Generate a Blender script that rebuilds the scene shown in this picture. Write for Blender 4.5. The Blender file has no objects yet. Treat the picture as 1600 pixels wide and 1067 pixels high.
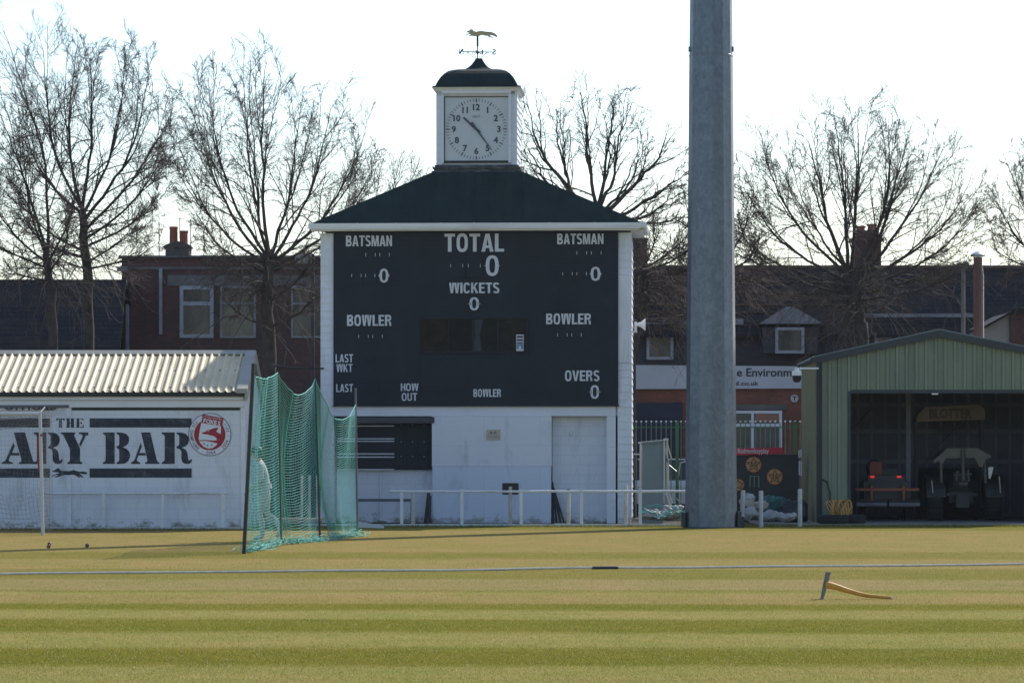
import bpy, bmesh, math, random
import numpy as np
from mathutils import Vector, Matrix
random.seed(7); RNG = np.random.default_rng(7)
sc = bpy.context.scene
COL = sc.collection
R = math.radians
CAMZ = 1.89; FPX = 5600.0; HOR = 690.0     # eye height, focal length in photo pixels, horizon row

def wx(px, d): return (px - 800.0) / FPX * d
def wz(py, d): return CAMZ + (HOR - py) / FPX * d
def gd(py): return CAMZ * FPX / (py - HOR)  # distance of a ground point

# ------------------------------------------------------------------ materials
def _nt(name):
    m = bpy.data.materials.new(name); m.use_nodes = True
    nt = m.node_tree
    return m, nt, nt.nodes['Principled BSDF']
def N(nt, t, **kw):
    n = nt.nodes.new(t)
    for k, v in kw.items():
        if hasattr(n, k): setattr(n, k, v)
        else: n.inputs[k].default_value = v
    return n
def rgba(c): return (c[0], c[1], c[2], 1.0)
def scale(c, k): return tuple(min(1, v * k) for v in c)
def mixcol(nt, fac, a, b, blend='MIX'):
    n = nt.nodes.new('ShaderNodeMix'); n.data_type = 'RGBA'; n.blend_type = blend
    for s, v in ((0, fac), (6, a), (7, b)):
        if hasattr(v, 'is_output'): nt.links.new(v, n.inputs[s])
        elif s == 0: n.inputs[0].default_value = v
        else: n.inputs[s].default_value = rgba(v)
    return n.outputs[2]
def noise(nt, vec, sc_, detail=4, rough=.6, dist=0.0):
    n = N(nt, 'ShaderNodeTexNoise'); n.inputs['Scale'].default_value = sc_
    n.inputs['Detail'].default_value = detail; n.inputs['Roughness'].default_value = rough
    n.inputs['Distortion'].default_value = dist
    nt.links.new(vec, n.inputs['Vector']); return n.outputs['Fac']
def ramp(nt, fac, lo, hi):
    n = N(nt, 'ShaderNodeMapRange'); n.inputs['From Min'].default_value = lo; n.inputs['From Max'].default_value = hi
    nt.links.new(fac, n.inputs['Value']); return n.outputs['Result']
def geo_pos(nt): return N(nt, 'ShaderNodeNewGeometry').outputs['Position']
def stretch(nt, vec, s):
    n = N(nt, 'ShaderNodeVectorMath', operation='MULTIPLY'); nt.links.new(vec, n.inputs[0])
    n.inputs[1].default_value = s; return n.outputs[0]
def bump(nt, bsdf, fac, strength=.3, dist=.01):
    b = N(nt, 'ShaderNodeBump'); b.inputs['Strength'].default_value = strength; b.inputs['Distance'].default_value = dist
    nt.links.new(fac, b.inputs['Height']); nt.links.new(b.outputs[0], bsdf.inputs['Normal'])
def mat(name, base, rough=.6, metal=0.0, var=.25, vscale=1.5, dirt=None, dirt_amt=.5, dscale=(1, 1, 1), dirt_sc=1.2,
        bumps=0.0, bscale=40, spec=.4, fine=0):
    m, nt, b = _nt(name)
    pos = geo_pos(nt)
    n1 = noise(nt, pos, vscale, 5)
    col = mixcol(nt, ramp(nt, n1, .3, .7), scale(base, 1 - var), scale(base, 1 + var))
    if fine:
        n3 = noise(nt, pos, fine, 3); col = mixcol(nt, ramp(nt, n3, .35, .65), mixcol(nt, .35, col, (0, 0, 0)), col)
    if dirt:
        n2 = noise(nt, stretch(nt, pos, dscale), dirt_sc, 8, .68, .4)
        f = N(nt, 'ShaderNodeMath', operation='MULTIPLY'); nt.links.new(ramp(nt, n2, .52, .75), f.inputs[0]); f.inputs[1].default_value = dirt_amt
        col = mixcol(nt, f.outputs[0], col, dirt)
    nt.links.new(col, b.inputs['Base Color'])
    b.inputs['Roughness'].default_value = rough; b.inputs['Metallic'].default_value = metal
    b.inputs['Specular IOR Level'].default_value = spec
    if bumps: bump(nt, b, noise(nt, pos, bscale, 4), bumps, .01)
    return m
def brick_mat(name, c1, c2, mortar, w=.225, h=.075, dirt=(.05, .045, .04)):
    m, nt, b = _nt(name); pos = geo_pos(nt)
    sep = N(nt, 'ShaderNodeSeparateXYZ'); nt.links.new(pos, sep.inputs[0])
    add = N(nt, 'ShaderNodeMath', operation='ADD'); nt.links.new(sep.outputs[0], add.inputs[0]); nt.links.new(sep.outputs[1], add.inputs[1])
    cmb = N(nt, 'ShaderNodeCombineXYZ'); nt.links.new(add.outputs[0], cmb.inputs[0]); nt.links.new(sep.outputs[2], cmb.inputs[1])
    br = N(nt, 'ShaderNodeTexBrick'); nt.links.new(cmb.outputs[0], br.inputs['Vector'])
    br.inputs['Color1'].default_value = rgba(c1); br.inputs['Color2'].default_value = rgba(c2); br.inputs['Mortar'].default_value = rgba(mortar)
    br.inputs['Scale'].default_value = 1; br.inputs['Brick Width'].default_value = w; br.inputs['Row Height'].default_value = h
    br.inputs['Mortar Size'].default_value = .006
    n = noise(nt, pos, .9, 7, .7)
    col = mixcol(nt, ramp(nt, n, .42, .72), br.outputs['Color'], dirt)
    nt.links.new(col, b.inputs['Base Color']); b.inputs['Roughness'].default_value = .85
    bump(nt, b, br.outputs['Fac'], -.4, .008)
    return m

M = {}
WHITE = (.70, .71, .73)
M['white_wood'] = mat('white_wood', (.66, .68, .73), .55, var=.06, dirt=(.33, .33, .33), dirt_amt=.45, dscale=(3, 3, .5))
M['white_board'] = mat('white_board', (.64, .66, .72), .5, var=.05, dirt=(.3, .3, .28), dirt_amt=.35, dscale=(1, 1, 4))
M['gutter_white'] = mat('gutter_white', (.72, .73, .74), .4, var=.05, dirt=(.25, .25, .22), dirt_amt=.45, dscale=(.5, 1, 4))
M['paint_block'] = None
M['board'] = mat('board', (.016, .022, .030), .65, var=.12, dirt=(.028, .036, .044), dirt_amt=.6, dscale=(1, 1, .4), spec=.25)
M['plate'] = mat('plate', (.017, .022, .031), .6, var=.15, spec=.25)
M['letter_white'] = mat('letter_white', (.58, .59, .63), .6, var=.06, dirt=(.3, .3, .32), dirt_amt=.5, dirt_sc=5)
M['roof_green'] = mat('roof_green', (.013, .026, .026), .75, var=.3, dirt=(.03, .042, .036), dirt_amt=.6, dscale=(3, .4, .4), bumps=.2, spec=.25)
M['moss_ledge'] = mat('moss_ledge', (.07, .075, .085), .9, var=.5, vscale=6, dirt=(.35, .35, .38), dirt_amt=.8, dscale=(.6, 1, 5), dirt_sc=4, bumps=.5, bscale=30)
M['clock_face'] = mat('clock_face', (.50, .54, .57), .35, var=.05, dirt=(.4, .42, .44), dirt_amt=.4)
M['clock_black'] = mat('clock_black', (.05, .065, .085), .5, var=.1)
M['dark_trim'] = mat('dark_trim', (.05, .055, .065), .6, var=.2)
M['black'] = mat('black', (.012, .013, .016), .5, var=.2)
M['iron'] = mat('iron', (.02, .02, .024), .5, metal=.3)
M['gilt'] = mat('gilt', (.42, .33, .19), .45, var=.15)
M['cream_roof'] = mat('cream_roof', (.60, .51, .33), .5, var=.12, vscale=1.0, dirt=(.22, .16, .08), dirt_amt=.75, dscale=(1.5, .35, .35), dirt_sc=1.6)
M['grey_trim'] = mat('grey_trim', (.30, .29, .26), .6, var=.12, dirt=(.15, .14, .12), dirt_amt=.5)
M['sign_black'] = mat('sign_black', (.026, .032, .046), .7, var=.25, vscale=7, dirt=(.16, .18, .21), dirt_amt=.62, dirt_sc=5)
M['crest_red'] = mat('crest_red', (.30, .014, .03), .5, var=.08)
M['crest_white'] = mat('crest_white', (.66, .69, .74), .5, var=.04)
M['green_steel'] = mat('green_steel', (.175, .207, .152), .45, var=.07, dirt=(.07, .09, .075), dirt_amt=.5, dscale=(2, 2, .3))
M['olive_steel'] = mat('olive_steel', (.19, .19, .115), .5, var=.08, dirt=(.1, .1, .06), dirt_amt=.5, dscale=(2, 2, .3))
M['dark_steel'] = mat('dark_steel', (.03, .038, .045), .5, var=.15)
M['galv'] = None
M['net'] = mat('net', (.085, .39, .34), .6, var=.2, vscale=2)
M['pole_black'] = mat('pole_black', (.02, .022, .026), .5)
M['rail_white'] = mat('rail_white', (.62, .64, .66), .5, var=.08, dirt=(.3, .27, .22), dirt_amt=.6, dirt_sc=3, dscale=(1, 1, 1))
M['old_white'] = mat('old_white', (.48, .46, .44), .7, var=.15, dirt=(.2, .15, .11), dirt_amt=.7, dirt_sc=5)
M['goal_net'] = mat('goal_net', (.10, .105, .115), .8, var=.1)
M['goal_white'] = mat('goal_white', (.46, .47, .49), .4, var=.06)
M['goal_grey'] = mat('goal_grey', (.10, .11, .125), .6, var=.1)
M['red_paint'] = mat('red_paint', (.20, .022, .018), .45, var=.15)
M['orange_paint'] = mat('orange_paint', (.30, .07, .03), .5, var=.2)
M['cabinet'] = mat('cabinet', (.20, .23, .23), .5, var=.06, dirt=(.13, .14, .13), dirt_amt=.5, dscale=(2, 2, .5))
M['alu'] = mat('alu', (.55, .55, .53), .35, metal=.5, var=.08)
M['brick_red'] = brick_mat('brick_red', (.125, .042, .034), (.078, .031, .027), (.08, .065, .058), dirt=(.048, .036, .033))
M['brick_shop'] = brick_mat('brick_shop', (.26, .08, .05), (.19, .06, .042), (.16, .11, .09), dirt=(.12, .05, .035))
M['brick_dark'] = brick_mat('brick_dark', (.055, .05, .058), (.035, .034, .045), (.06, .06, .065), dirt=(.035, .03, .03))
M['stone_band'] = mat('stone_band', (.12, .115, .11), .85, var=.25, dirt=(.05, .05, .05), dirt_amt=.6)
M['frame_white'] = mat('frame_white', (.30, .31, .34), .55, var=.12, dirt=(.2, .2, .2), dirt_amt=.4)
M['frame_shop'] = mat('frame_shop', (.60, .63, .68), .5, var=.05)
M['render_beige'] = mat('render_beige', (.30, .28, .25), .9, var=.12, bumps=.2)
M['terracotta'] = mat('terracotta', (.30, .09, .06), .8, var=.2, vscale=6)
M['sign_face'] = mat('sign_face', (.46, .47, .51), .5, var=.05, dirt=(.35, .34, .34), dirt_amt=.4)
M['ink'] = mat('ink', (.03, .03, .04), .6)
M['navy'] = mat('navy', (.022, .026, .055), .6, var=.15)
M['fence_green'] = mat('fence_green', (.05, .17, .06), .5, var=.15)
M['fence_grey'] = mat('fence_grey', (.13, .17, .14), .5, var=.15, vscale=5)
M['banner_red'] = mat('banner_red', (.42, .02, .045), .5, var=.06)
M['panel_dark'] = mat('panel_dark', (.035, .04, .042), .7, var=.2, dirt=(.05, .06, .05), dirt_amt=.5, dscale=(.4, 1, 5))
M['disc_gold'] = mat('disc_gold', (.50, .27, .11), .6, var=.08)
M['disc_ring'] = mat('disc_ring', (.16, .03, .03), .6)
M['teal'] = mat('teal', (.025, .10, .09), .7, var=.3, vscale=6)
M['wicket_green'] = mat('wicket_green', (.12, .22, .14), .6)
M['sack'] = mat('sack', (.32, .32, .32), .8, var=.25, vscale=5, dirt=(.16, .14, .12), dirt_amt=.7, dirt_sc=4, bumps=.5, bscale=14)
M['sack_tan'] = mat('sack_tan', (.30, .26, .21), .85, var=.3, vscale=5, bumps=.5, bscale=14)
M['tarp_dark'] = mat('tarp_dark', (.02, .026, .032), .6, var=.3, vscale=4, bumps=.4, bscale=10)
M['hose'] = mat('hose', (.48, .27, .07), .5, var=.15, vscale=9)
M['wood_handle'] = mat('wood_handle', (.56, .27, .045), .4, var=.12, vscale=14)
M['pick_steel'] = mat('pick_steel', (.16, .165, .165), .45, metal=.6, var=.2, vscale=20)
M['rope'] = mat('rope', (.64, .60, .53), .8, var=.15, vscale=9, dirt=(.4, .38, .33), dirt_amt=.5, dirt_sc=3)
M['tape_blue'] = mat('tape_blue', (.03, .035, .05), .6)
M['ball'] = mat('ball', (.11, .012, .022), .25, var=.2, vscale=30)
M['concrete'] = mat('concrete', (.23, .225, .21), .9, var=.2, dirt=(.1, .1, .09), dirt_amt=.6, bumps=.3, bscale=12)
M['earth'] = mat('earth', (.052, .044, .035), .95, var=.4, vscale=.8, dirt=(.05, .06, .025), dirt_amt=.7, bumps=.5, bscale=9)
M['bark'] = mat('bark', (.060, .050, .043), .9, var=.4, vscale=5, dirt=(.085, .08, .05), dirt_amt=.5, dirt_sc=4, bumps=.6, bscale=25, spec=.2)
M['twig'] = mat('twig', (.085, .062, .05), .75, var=.3, vscale=3, spec=.3)
M['slate'] = None
M['timber'] = mat('timber', (.20, .19, .175), .8, var=.2, vscale=3)
M['timber_dark'] = mat('timber_dark', (.035, .033, .035), .8, var=.3)
M['canopy'] = mat('canopy', (.15, .138, .11), .6, var=.1)
M['blotter_tan'] = mat('blotter_tan', (.25, .185, .12), .6, var=.1)
M['machine_green'] = mat('machine_green', (.018, .022, .023), .5)
M['tyre'] = mat('tyre', (.015, .015, .016), .85)
M['skin'] = mat('skin', (.42, .24, .17), .55, var=.06)
M['cloth_white'] = mat('cloth_white', (.37, .38, .385), .85, var=.08, bumps=.8, bscale=7)
M['cap_green'] = mat('cap_green', (.012, .035, .035), .6)
M['tin_red'] = mat('tin_red', (.20, .10, .08), .6, metal=.2, var=.2)
M['glass_car'] = mat('glass_car', (.02, .022, .028), .1, spec=.6)
M['car_paint'] = mat('car_paint', (.52, .55, .60), .25, var=.03)

M['frame_dim'] = mat('frame_dim', (.20, .195, .21), .6, var=.25, dirt=(.08, .07, .06), dirt_amt=.6, dirt_sc=3)
M['linkage_bar'] = mat('linkage_bar', (.16, .165, .18), .5)
M['post_white'] = mat('post_white', (.44, .44, .45), .6, var=.12, dirt=(.24, .2, .16), dirt_amt=.6, dirt_sc=4)
def galv():
    m, nt, b = _nt('galvanised_steel'); pos = geo_pos(nt)
    v = N(nt, 'ShaderNodeTexVoronoi'); v.inputs['Scale'].default_value = 15; nt.links.new(stretch(nt, pos, (1, 1, .7)), v.inputs['Vector'])
    n = noise(nt, pos, 3.5, 8, .72); n2 = noise(nt, stretch(nt, pos, (2.5, 2.5, .25)), 1.0, 6, .65)
    c = mixcol(nt, ramp(nt, n, .32, .7), (.092, .116, .150), (.165, .195, .235))
    c = mixcol(nt, ramp(nt, n2, .45, .72), c, (.10, .12, .145))
    s = N(nt, 'ShaderNodeSeparateColor'); nt.links.new(v.outputs['Color'], s.inputs[0])
    c = mixcol(nt, .27, c, mixcol(nt, s.outputs[0], (.075, .097, .125), (.215, .245, .275)))
    # blooms of pale zinc oxide, brown staining near the base plate
    n3 = noise(nt, pos, 9, 5, .6)
    c = mixcol(nt, ramp(nt, n3, .62, .78), c, (.225, .25, .27))
    nt.links.new(c, b.inputs['Base Color']); b.inputs['Metallic'].default_value = .45; b.inputs['Roughness'].default_value = .42
    bump(nt, b, n, .12, .01); return m
M['galv'] = galv()

def slate():
    m, nt, b = _nt('slate_tiles'); pos = geo_pos(nt)
    sep = N(nt, 'ShaderNodeSeparateXYZ'); nt.links.new(pos, sep.inputs[0])
    cmb = N(nt, 'ShaderNodeCombineXYZ'); nt.links.new(sep.outputs[0], cmb.inputs[0]); nt.links.new(sep.outputs[2], cmb.inputs[1])
    br = N(nt, 'ShaderNodeTexBrick'); nt.links.new(cmb.outputs[0], br.inputs['Vector'])
    br.inputs['Color1'].default_value = rgba((.026, .026, .033)); br.inputs['Color2'].default_value = rgba((.018, .0185, .024)); br.inputs['Mortar'].default_value = rgba((.011, .011, .014))
    br.inputs['Scale'].default_value = 1; br.inputs['Brick Width'].default_value = .3; br.inputs['Row Height'].default_value = .14; br.inputs['Mortar Size'].default_value = .012
    n = noise(nt, stretch(nt, pos, (.25, 1, 3)), .9, 7, .7)
    c = mixcol(nt, ramp(nt, n, .46, .66), br.outputs['Color'], (.05, .036, .028))
    nt.links.new(c, b.inputs['Base Color']); b.inputs['Roughness'].default_value = .8; b.inputs['Specular IOR Level'].default_value = .2
    bump(nt, b, br.outputs['Fac'], -.5, .015); return m
M['slate'] = slate()

def paint_block(name, base, low, bw=.45, bh=.225):
    m, nt, b = _nt(name); pos = geo_pos(nt)
    sep = N(nt, 'ShaderNodeSeparateXYZ'); nt.links.new(pos, sep.inputs[0])
    cmb = N(nt, 'ShaderNodeCombineXYZ'); nt.links.new(sep.outputs[0], cmb.inputs[0]); nt.links.new(sep.outputs[2], cmb.inputs[1])
    br = N(nt, 'ShaderNodeTexBrick'); nt.links.new(cmb.outputs[0], br.inputs['Vector'])
    br.inputs['Scale'].default_value = 1; br.inputs['Brick Width'].default_value = bw; br.inputs['Row Height'].default_value = bh
    br.inputs['Mortar Size'].default_value = .008; br.inputs['Mortar Smooth'].default_value = .4
    br.inputs['Color1'].default_value = rgba(base); br.inputs['Color2'].default_value = rgba(scale(base, .97)); br.inputs['Mortar'].default_value = rgba(scale(base, .86))
    n = noise(nt, stretch(nt, pos, (1.6, 1, .5)), 1.3, 8, .7, .3); n2 = noise(nt, stretch(nt, pos, (1, 1, 1.6)), 4.0, 7, .7)
    c = mixcol(nt, ramp(nt, n, .52, .80), br.outputs['Color'], scale(base, .52))
    # splashed mud and moss along the foot of the wall
    z = N(nt, 'ShaderNodeMath', operation='MULTIPLY_ADD'); nt.links.new(n2, z.inputs[0]); z.inputs[1].default_value = -1.0; nt.links.new(sep.outputs[2], z.inputs[2])
    c = mixcol(nt, ramp(nt, z.outputs[0], -.36, -.52), c, low)
    nt.links.new(c, b.inputs['Base Color']); b.inputs['Roughness'].default_value = .6
    bump(nt, b, br.outputs['Fac'], -.3, .006); return m
M['paint_block'] = paint_block('painted_block', (.63, .66, .73), (.20, .20, .17))
M['paint_smooth'] = paint_block('painted_render', (.64, .66, .72), (.3, .3, .3), 1.3, .9)
M['paint_low'] = paint_block('painted_render_lower', (.55, .61, .72), (.3, .3, .3), 1.3, 2.5)

def glass_mat():
    m, nt, b = _nt('window_glass'); out = nt.nodes['Material Output']
    tr = N(nt, 'ShaderNodeBsdfTransparent'); tr.inputs[0].default_value = (.72, .75, .76, 1)
    gl = N(nt, 'ShaderNodeBsdfGlossy'); gl.inputs['Roughness'].default_value = .03
    fr = N(nt, 'ShaderNodeFresnel'); fr.inputs[0].default_value = 1.5
    mx = N(nt, 'ShaderNodeMixShader'); nt.links.new(fr.outputs[0], mx.inputs[0]); nt.links.new(tr.outputs[0], mx.inputs[1]); nt.links.new(gl.outputs[0], mx.inputs[2])
    nt.links.new(mx.outputs[0], out.inputs['Surface']); return m
M['glass'] = glass_mat()
def dull_glass():
    m, nt, b = _nt('dull_house_glass'); pos = geo_pos(nt)
    c = mixcol(nt, ramp(nt, noise(nt, stretch(nt, pos, (2, 1, .6)), 1.6, 4), .4, .62), (.02, .02, .022), (.075, .07, .065))
    nt.links.new(c, b.inputs['Base Color']); b.inputs['Roughness'].default_value = .15; return m
M['house_glass'] = dull_glass()
def emis(name, col, s):
    m, nt, b = _nt(name); b.inputs['Base Color'].default_value = rgba(col)
    b.inputs['Emission Color'].default_value = rgba(col); b.inputs['Emission Strength'].default_value = s; return m
M['tail_lamp'] = emis('tail_lamp', (.9, .03, .02), .4)

# mown lawn: stripes are the real lie and dryness of the turf, keyed to distance down the field
BANDS = [(0, 1), (30.2, 0), (32.9, 1), (35.5, 0), (38.2, 1), (40.2, 0), (41.8, 2), (44.4, 1), (45.0, 3), (45.6, 4), (49.3, 3), (53.2, 2), (57.8, 3), (61.4, 2), (76.5, 3), (79.3, 0)]
BCOL = [(.182, .164, .020), (.298, .252, .080), (.308, .228, .085), (.228, .188, .048), (.304, .232, .100)]
def lawn_mat(name, blade):
    m, nt, b = _nt(name); pos = geo_pos(nt); out = nt.nodes['Material Output']
    sep = N(nt, 'ShaderNodeSeparateXYZ'); nt.links.new(pos, sep.inputs[0])
    wob = noise(nt, stretch(nt, pos, (.25, .4, 1)), 1.0, 4)
    a = N(nt, 'ShaderNodeMath', operation='MULTIPLY_ADD'); nt.links.new(wob, a.inputs[0]); a.inputs[1].default_value = .9; nt.links.new(sep.outputs[1], a.inputs[2])
    tilt = N(nt, 'ShaderNodeMath', operation='MULTIPLY_ADD'); nt.links.new(sep.outputs[0], tilt.inputs[0]); tilt.inputs[1].default_value = .02; nt.links.new(a.outputs[0], tilt.inputs[2])
    w2 = noise(nt, stretch(nt, pos, (2.5, 2.5, 1)), 1.0, 3)
    a2 = N(nt, 'ShaderNodeMath', operation='MULTIPLY_ADD'); nt.links.new(w2, a2.inputs[0]); a2.inputs[1].default_value = .5; nt.links.new(tilt.outputs[0], a2.inputs[2])
    y = ramp(nt, a2.outputs[0], .7, 90.7)
    cr = N(nt, 'ShaderNodeValToRGB'); nt.links.new(y, cr.inputs[0]); el = cr.color_ramp.elements; cr.color_ramp.interpolation = 'LINEAR'
    pts = []
    for i, (d, k) in enumerate(BANDS):
        nx = BANDS[i + 1][0] if i + 1 < len(BANDS) else 90
        w = min(.30, (nx - d) * .25)
        pts.append((d + (w if i else 0), k)); pts.append((nx - w, k))
    el[0].position = pts[0][0] / 90; el[0].color = rgba(BCOL[pts[0][1]]); el[1].position = 1; el[1].color = rgba(BCOL[pts[-1][1]])
    pts = pts[1:-1]
    for d, k in pts:
        e = el.new(d / 90); e.color = rgba(BCOL[k])
    col = cr.outputs[0]
    # clumps, dry thatch and specks
    n1 = noise(nt, pos, 1.3, 6, .7); col = mixcol(nt, ramp(nt, n1, .3, .75), mixcol(nt, 1.0, col, (.84, .93, .78), 'MULTIPLY'), mixcol(nt, 1.0, col, (1.12, 1.06, 1.1), 'MULTIPLY'))
    n0 = noise(nt, stretch(nt, pos, (.55, .30, 1)), 1.0, 7, .72, .5); col = mixcol(nt, ramp(nt, n0, .30, .72), mixcol(nt, 1.0, col, (.86, .97, .80), 'MULTIPLY'), mixcol(nt, 1.0, col, (1.16, 1.05, 1.28), 'MULTIPLY'))
    ns = noise(nt, stretch(nt, pos, (.05, 2.2, 1)), 1.0, 5, .7); col = mixcol(nt, ramp(nt, ns, .32, .68), mixcol(nt, 1.0, col, (.95, .97, .93), 'MULTIPLY'), mixcol(nt, 1.0, col, (1.05, 1.03, 1.06), 'MULTIPLY'))
    n2 = noise(nt, pos, 26, 3, .8); col = mixcol(nt, ramp(nt, n2, .56, .74), col, mixcol(nt, .5, col, (.42, .34, .15)))
    n3 = noise(nt, pos, 55, 2, .8); col = mixcol(nt, ramp(nt, n3, .60, .40), col, mixcol(nt, 1.0, col, (.62, .66, .55), 'MULTIPLY'))
    if blade:
        wn = N(nt, 'ShaderNodeTexWhiteNoise'); at = N(nt, 'ShaderNodeAttribute', attribute_name='blade'); nt.links.new(at.outputs['Vector'], wn.inputs['Vector'])
        col = mixcol(nt, ramp(nt, wn.outputs['Value'], 0, 1), mixcol(nt, 1.0, col, (.72, .8, .6), 'MULTIPLY'), mixcol(nt, 1.0, col, (1.45, 1.35, 1.4), 'MULTIPLY'))
        col = mixcol(nt, ramp(nt, wn.outputs['Value'], .925, .935), col, (.52, .45, .26))
        di = N(nt, 'ShaderNodeBsdfDiffuse'); tr = N(nt, 'ShaderNodeBsdfTranslucent'); gl = N(nt, 'ShaderNodeBsdfGlossy'); gl.inputs['Roughness'].default_value = .35
        nt.links.new(col, di.inputs[0]); nt.links.new(col, tr.inputs[0])
        mx = N(nt, 'ShaderNodeMixShader'); mx.inputs[0].default_value = .5; nt.links.new(di.outputs[0], mx.inputs[1]); nt.links.new(tr.outputs[0], mx.inputs[2])
        m2 = N(nt, 'ShaderNodeMixShader'); m2.inputs[0].default_value = .02; nt.links.new(mx.outputs[0], m2.inputs[1]); nt.links.new(gl.outputs[0], m2.inputs[2])
        nt.links.new(m2.outputs[0], out.inputs['Surface'])
    else:
        nt.links.new(col, b.inputs['Base Color']); b.inputs['Roughness'].default_value = .95; b.inputs['Specular IOR Level'].default_value = .02
        bump(nt, b, n2, .5, .02)
    return m
M['lawn'] = lawn_mat('mown_turf', False); M['blade'] = lawn_mat('grass_blade', True)

# ------------------------------------------------------------------ mesh builder
class MB:
    def __init__(s): s.v = []; s.f = []; s.mi = []; s.k = 0
    def face(s, idx): s.f.append(tuple(idx)); s.mi.append(s.k)
    def box(s, x0, x1, y0, y1, z0, z1):
        b = len(s.v)
        for z in (z0, z1):
            for x, y in ((x0, y0), (x1, y0), (x1, y1), (x0, y1)): s.v.append((x, y, z))
        for q in ((3, 2, 1, 0), (4, 5, 6, 7), (0, 1, 5, 4), (1, 2, 6, 5), (2, 3, 7, 6), (3, 0, 4, 7)): s.face([b + i for i in q])
        return s
    def hexa(s, pts):                      # 8 points, order as box()
        b = len(s.v); s.v += [tuple(p) for p in pts]
        for q in ((3, 2, 1, 0), (4, 5, 6, 7), (0, 1, 5, 4), (1, 2, 6, 5), (2, 3, 7, 6), (3, 0, 4, 7)): s.face([b + i for i in q])
        return s
    def plate(s, poly, y0, y1):            # outline in x-z, thickness from y0 (front) to y1
        n = len(poly); a = sum(poly[i][0] * poly[(i + 1) % n][1] - poly[(i + 1) % n][0] * poly[i][1] for i in range(n))
        if a < 0: poly = poly[::-1]
        b = len(s.v)
        s.v += [(x, y0, z) for x, z in poly] + [(x, y1, z) for x, z in poly]
        s.face(range(b, b + n)); s.face(range(b + 2 * n - 1, b + n - 1, -1))
        for i in range(n):
            j = (i + 1) % n; s.face((b + j, b + i, b + n + i, b + n + j))
        return s
    def slab(s, poly, x0, x1):             # outline in y-z, extruded along x
        n = len(poly); a = sum(poly[i][0] * poly[(i + 1) % n][1] - poly[(i + 1) % n][0] * poly[i][1] for i in range(n))
        if a < 0: poly = poly[::-1]
        b = len(s.v)
        s.v += [(x1, y, z) for y, z in poly] + [(x0, y, z) for y, z in poly]
        s.face(range(b, b + n)); s.face(range(b + 2 * n - 1, b + n - 1, -1))
        for i in range(n):
            j = (i + 1) % n; s.face((b + j, b + i, b + n + i, b + n + j))
        return s
    def tube(s, pts, rad, sides=8, caps=True):
        pts = [Vector(p) for p in pts]; n = len(pts)
        if not hasattr(rad, '__len__'): rad = [rad] * n
        b = len(s.v); ref = None
        for i, p in enumerate(pts):
            t = (pts[min(i + 1, n - 1)] - pts[max(i - 1, 0)]).normalized()
            if ref is None:
                ref = Vector((0, 0, 1)) if abs(t.z) < .9 else Vector((1, 0, 0))
            u = (ref - t * ref.dot(t))
            if u.length < 1e-6: u = t.orthogonal()
            u.normalize(); ref = u; w = t.cross(u)
            for k in range(sides):
                a = 2 * math.pi * k / sides
                s.v.append(tuple(p + (u * math.cos(a) + w * math.sin(a)) * rad[i]))
        for i in range(n - 1):
            for k in range(sides):
                k2 = (k + 1) % sides
                s.face((b + i * sides + k, b + i * sides + k2, b + (i + 1) * sides + k2, b + (i + 1) * sides + k))
        if caps:
            s.face([b + k for k in range(sides)][::-1]); s.face([b + (n - 1) * sides + k for k in range(sides)])
        return s
    def lathe(s, prof, c=(0, 0, 0), sides=16, axis='z'):
        b = len(s.v); n = len(prof)
        for r, h in prof:
            for k in range(sides):
                a = 2 * math.pi * k / sides
                p = {'z': (r * math.cos(a), r * math.sin(a), h), 'x': (h, r * math.cos(a), r * math.sin(a)), 'y': (r * math.sin(a), h, r * math.cos(a))}[axis]
                s.v.append((c[0] + p[0], c[1] + p[1], c[2] + p[2]))
        for i in range(n - 1):
            for k in range(sides):
                k2 = (k + 1) % sides
                s.face((b + i * sides + k, b + i * sides + k2, b + (i + 1) * sides + k2, b + (i + 1) * sides + k))
        s.face([b + k for k in range(sides)][::-1]); s.face([b + (n - 1) * sides + k for k in range(sides)])
        return s
    def mesh(s, vs, fs, xf):
        b = len(s.v); s.v += [xf(v) for v in vs]
        for f in fs: s.face([b + i for i in f])
        return s
    def build(s, name, m, parent=None, smooth=False, loc=None, rz=0):
        me = bpy.data.meshes.new(name); me.from_pydata([tuple(v) for v in s.v], [], s.f)
        for mm in (m if isinstance(m, (list, tuple)) else [m]): me.materials.append(M[mm] if isinstance(mm, str) else mm)
        if isinstance(m, (list, tuple)): me.polygons.foreach_set('material_index', s.mi)
        if smooth:
            me.polygons.foreach_set('use_smooth', [True] * len(me.polygons))
            me.set_sharp_from_angle(angle=R(40))
        me.update()
        o = bpy.data.objects.new(name, me); COL.objects.link(o); o.parent = parent
        if loc: o.location = loc
        if rz: o.rotation_euler.z = rz
        return o
def tag(o, label=None, cat=None, group=None, kind=None):
    if label: o['label'] = label
    if cat: o['category'] = cat
    if group: o['group'] = group
    if kind: o['kind'] = kind
    return o
def thing(name, loc, label, cat, rz=0, group=None):
    o = bpy.data.objects.new(name, None); COL.objects.link(o); o.location = loc; o.rotation_euler.z = rz; o.empty_display_size = .3
    return tag(o, label, cat, group)
class Frame:                                # a facade plane: photo pixels -> local metres about (cx, d)
    def __init__(s, cx, d): s.cx = cx; s.d = d; s.S = FPX / d; s.loc = (wx(cx, d), d, 0)
    def X(s, px): return (px - s.cx) / s.S
    def Z(s, py): return CAMZ + (HOR - py) / s.S
    def poly(s, pts): return [(s.X(a), s.Z(b)) for a, b in pts]

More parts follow.
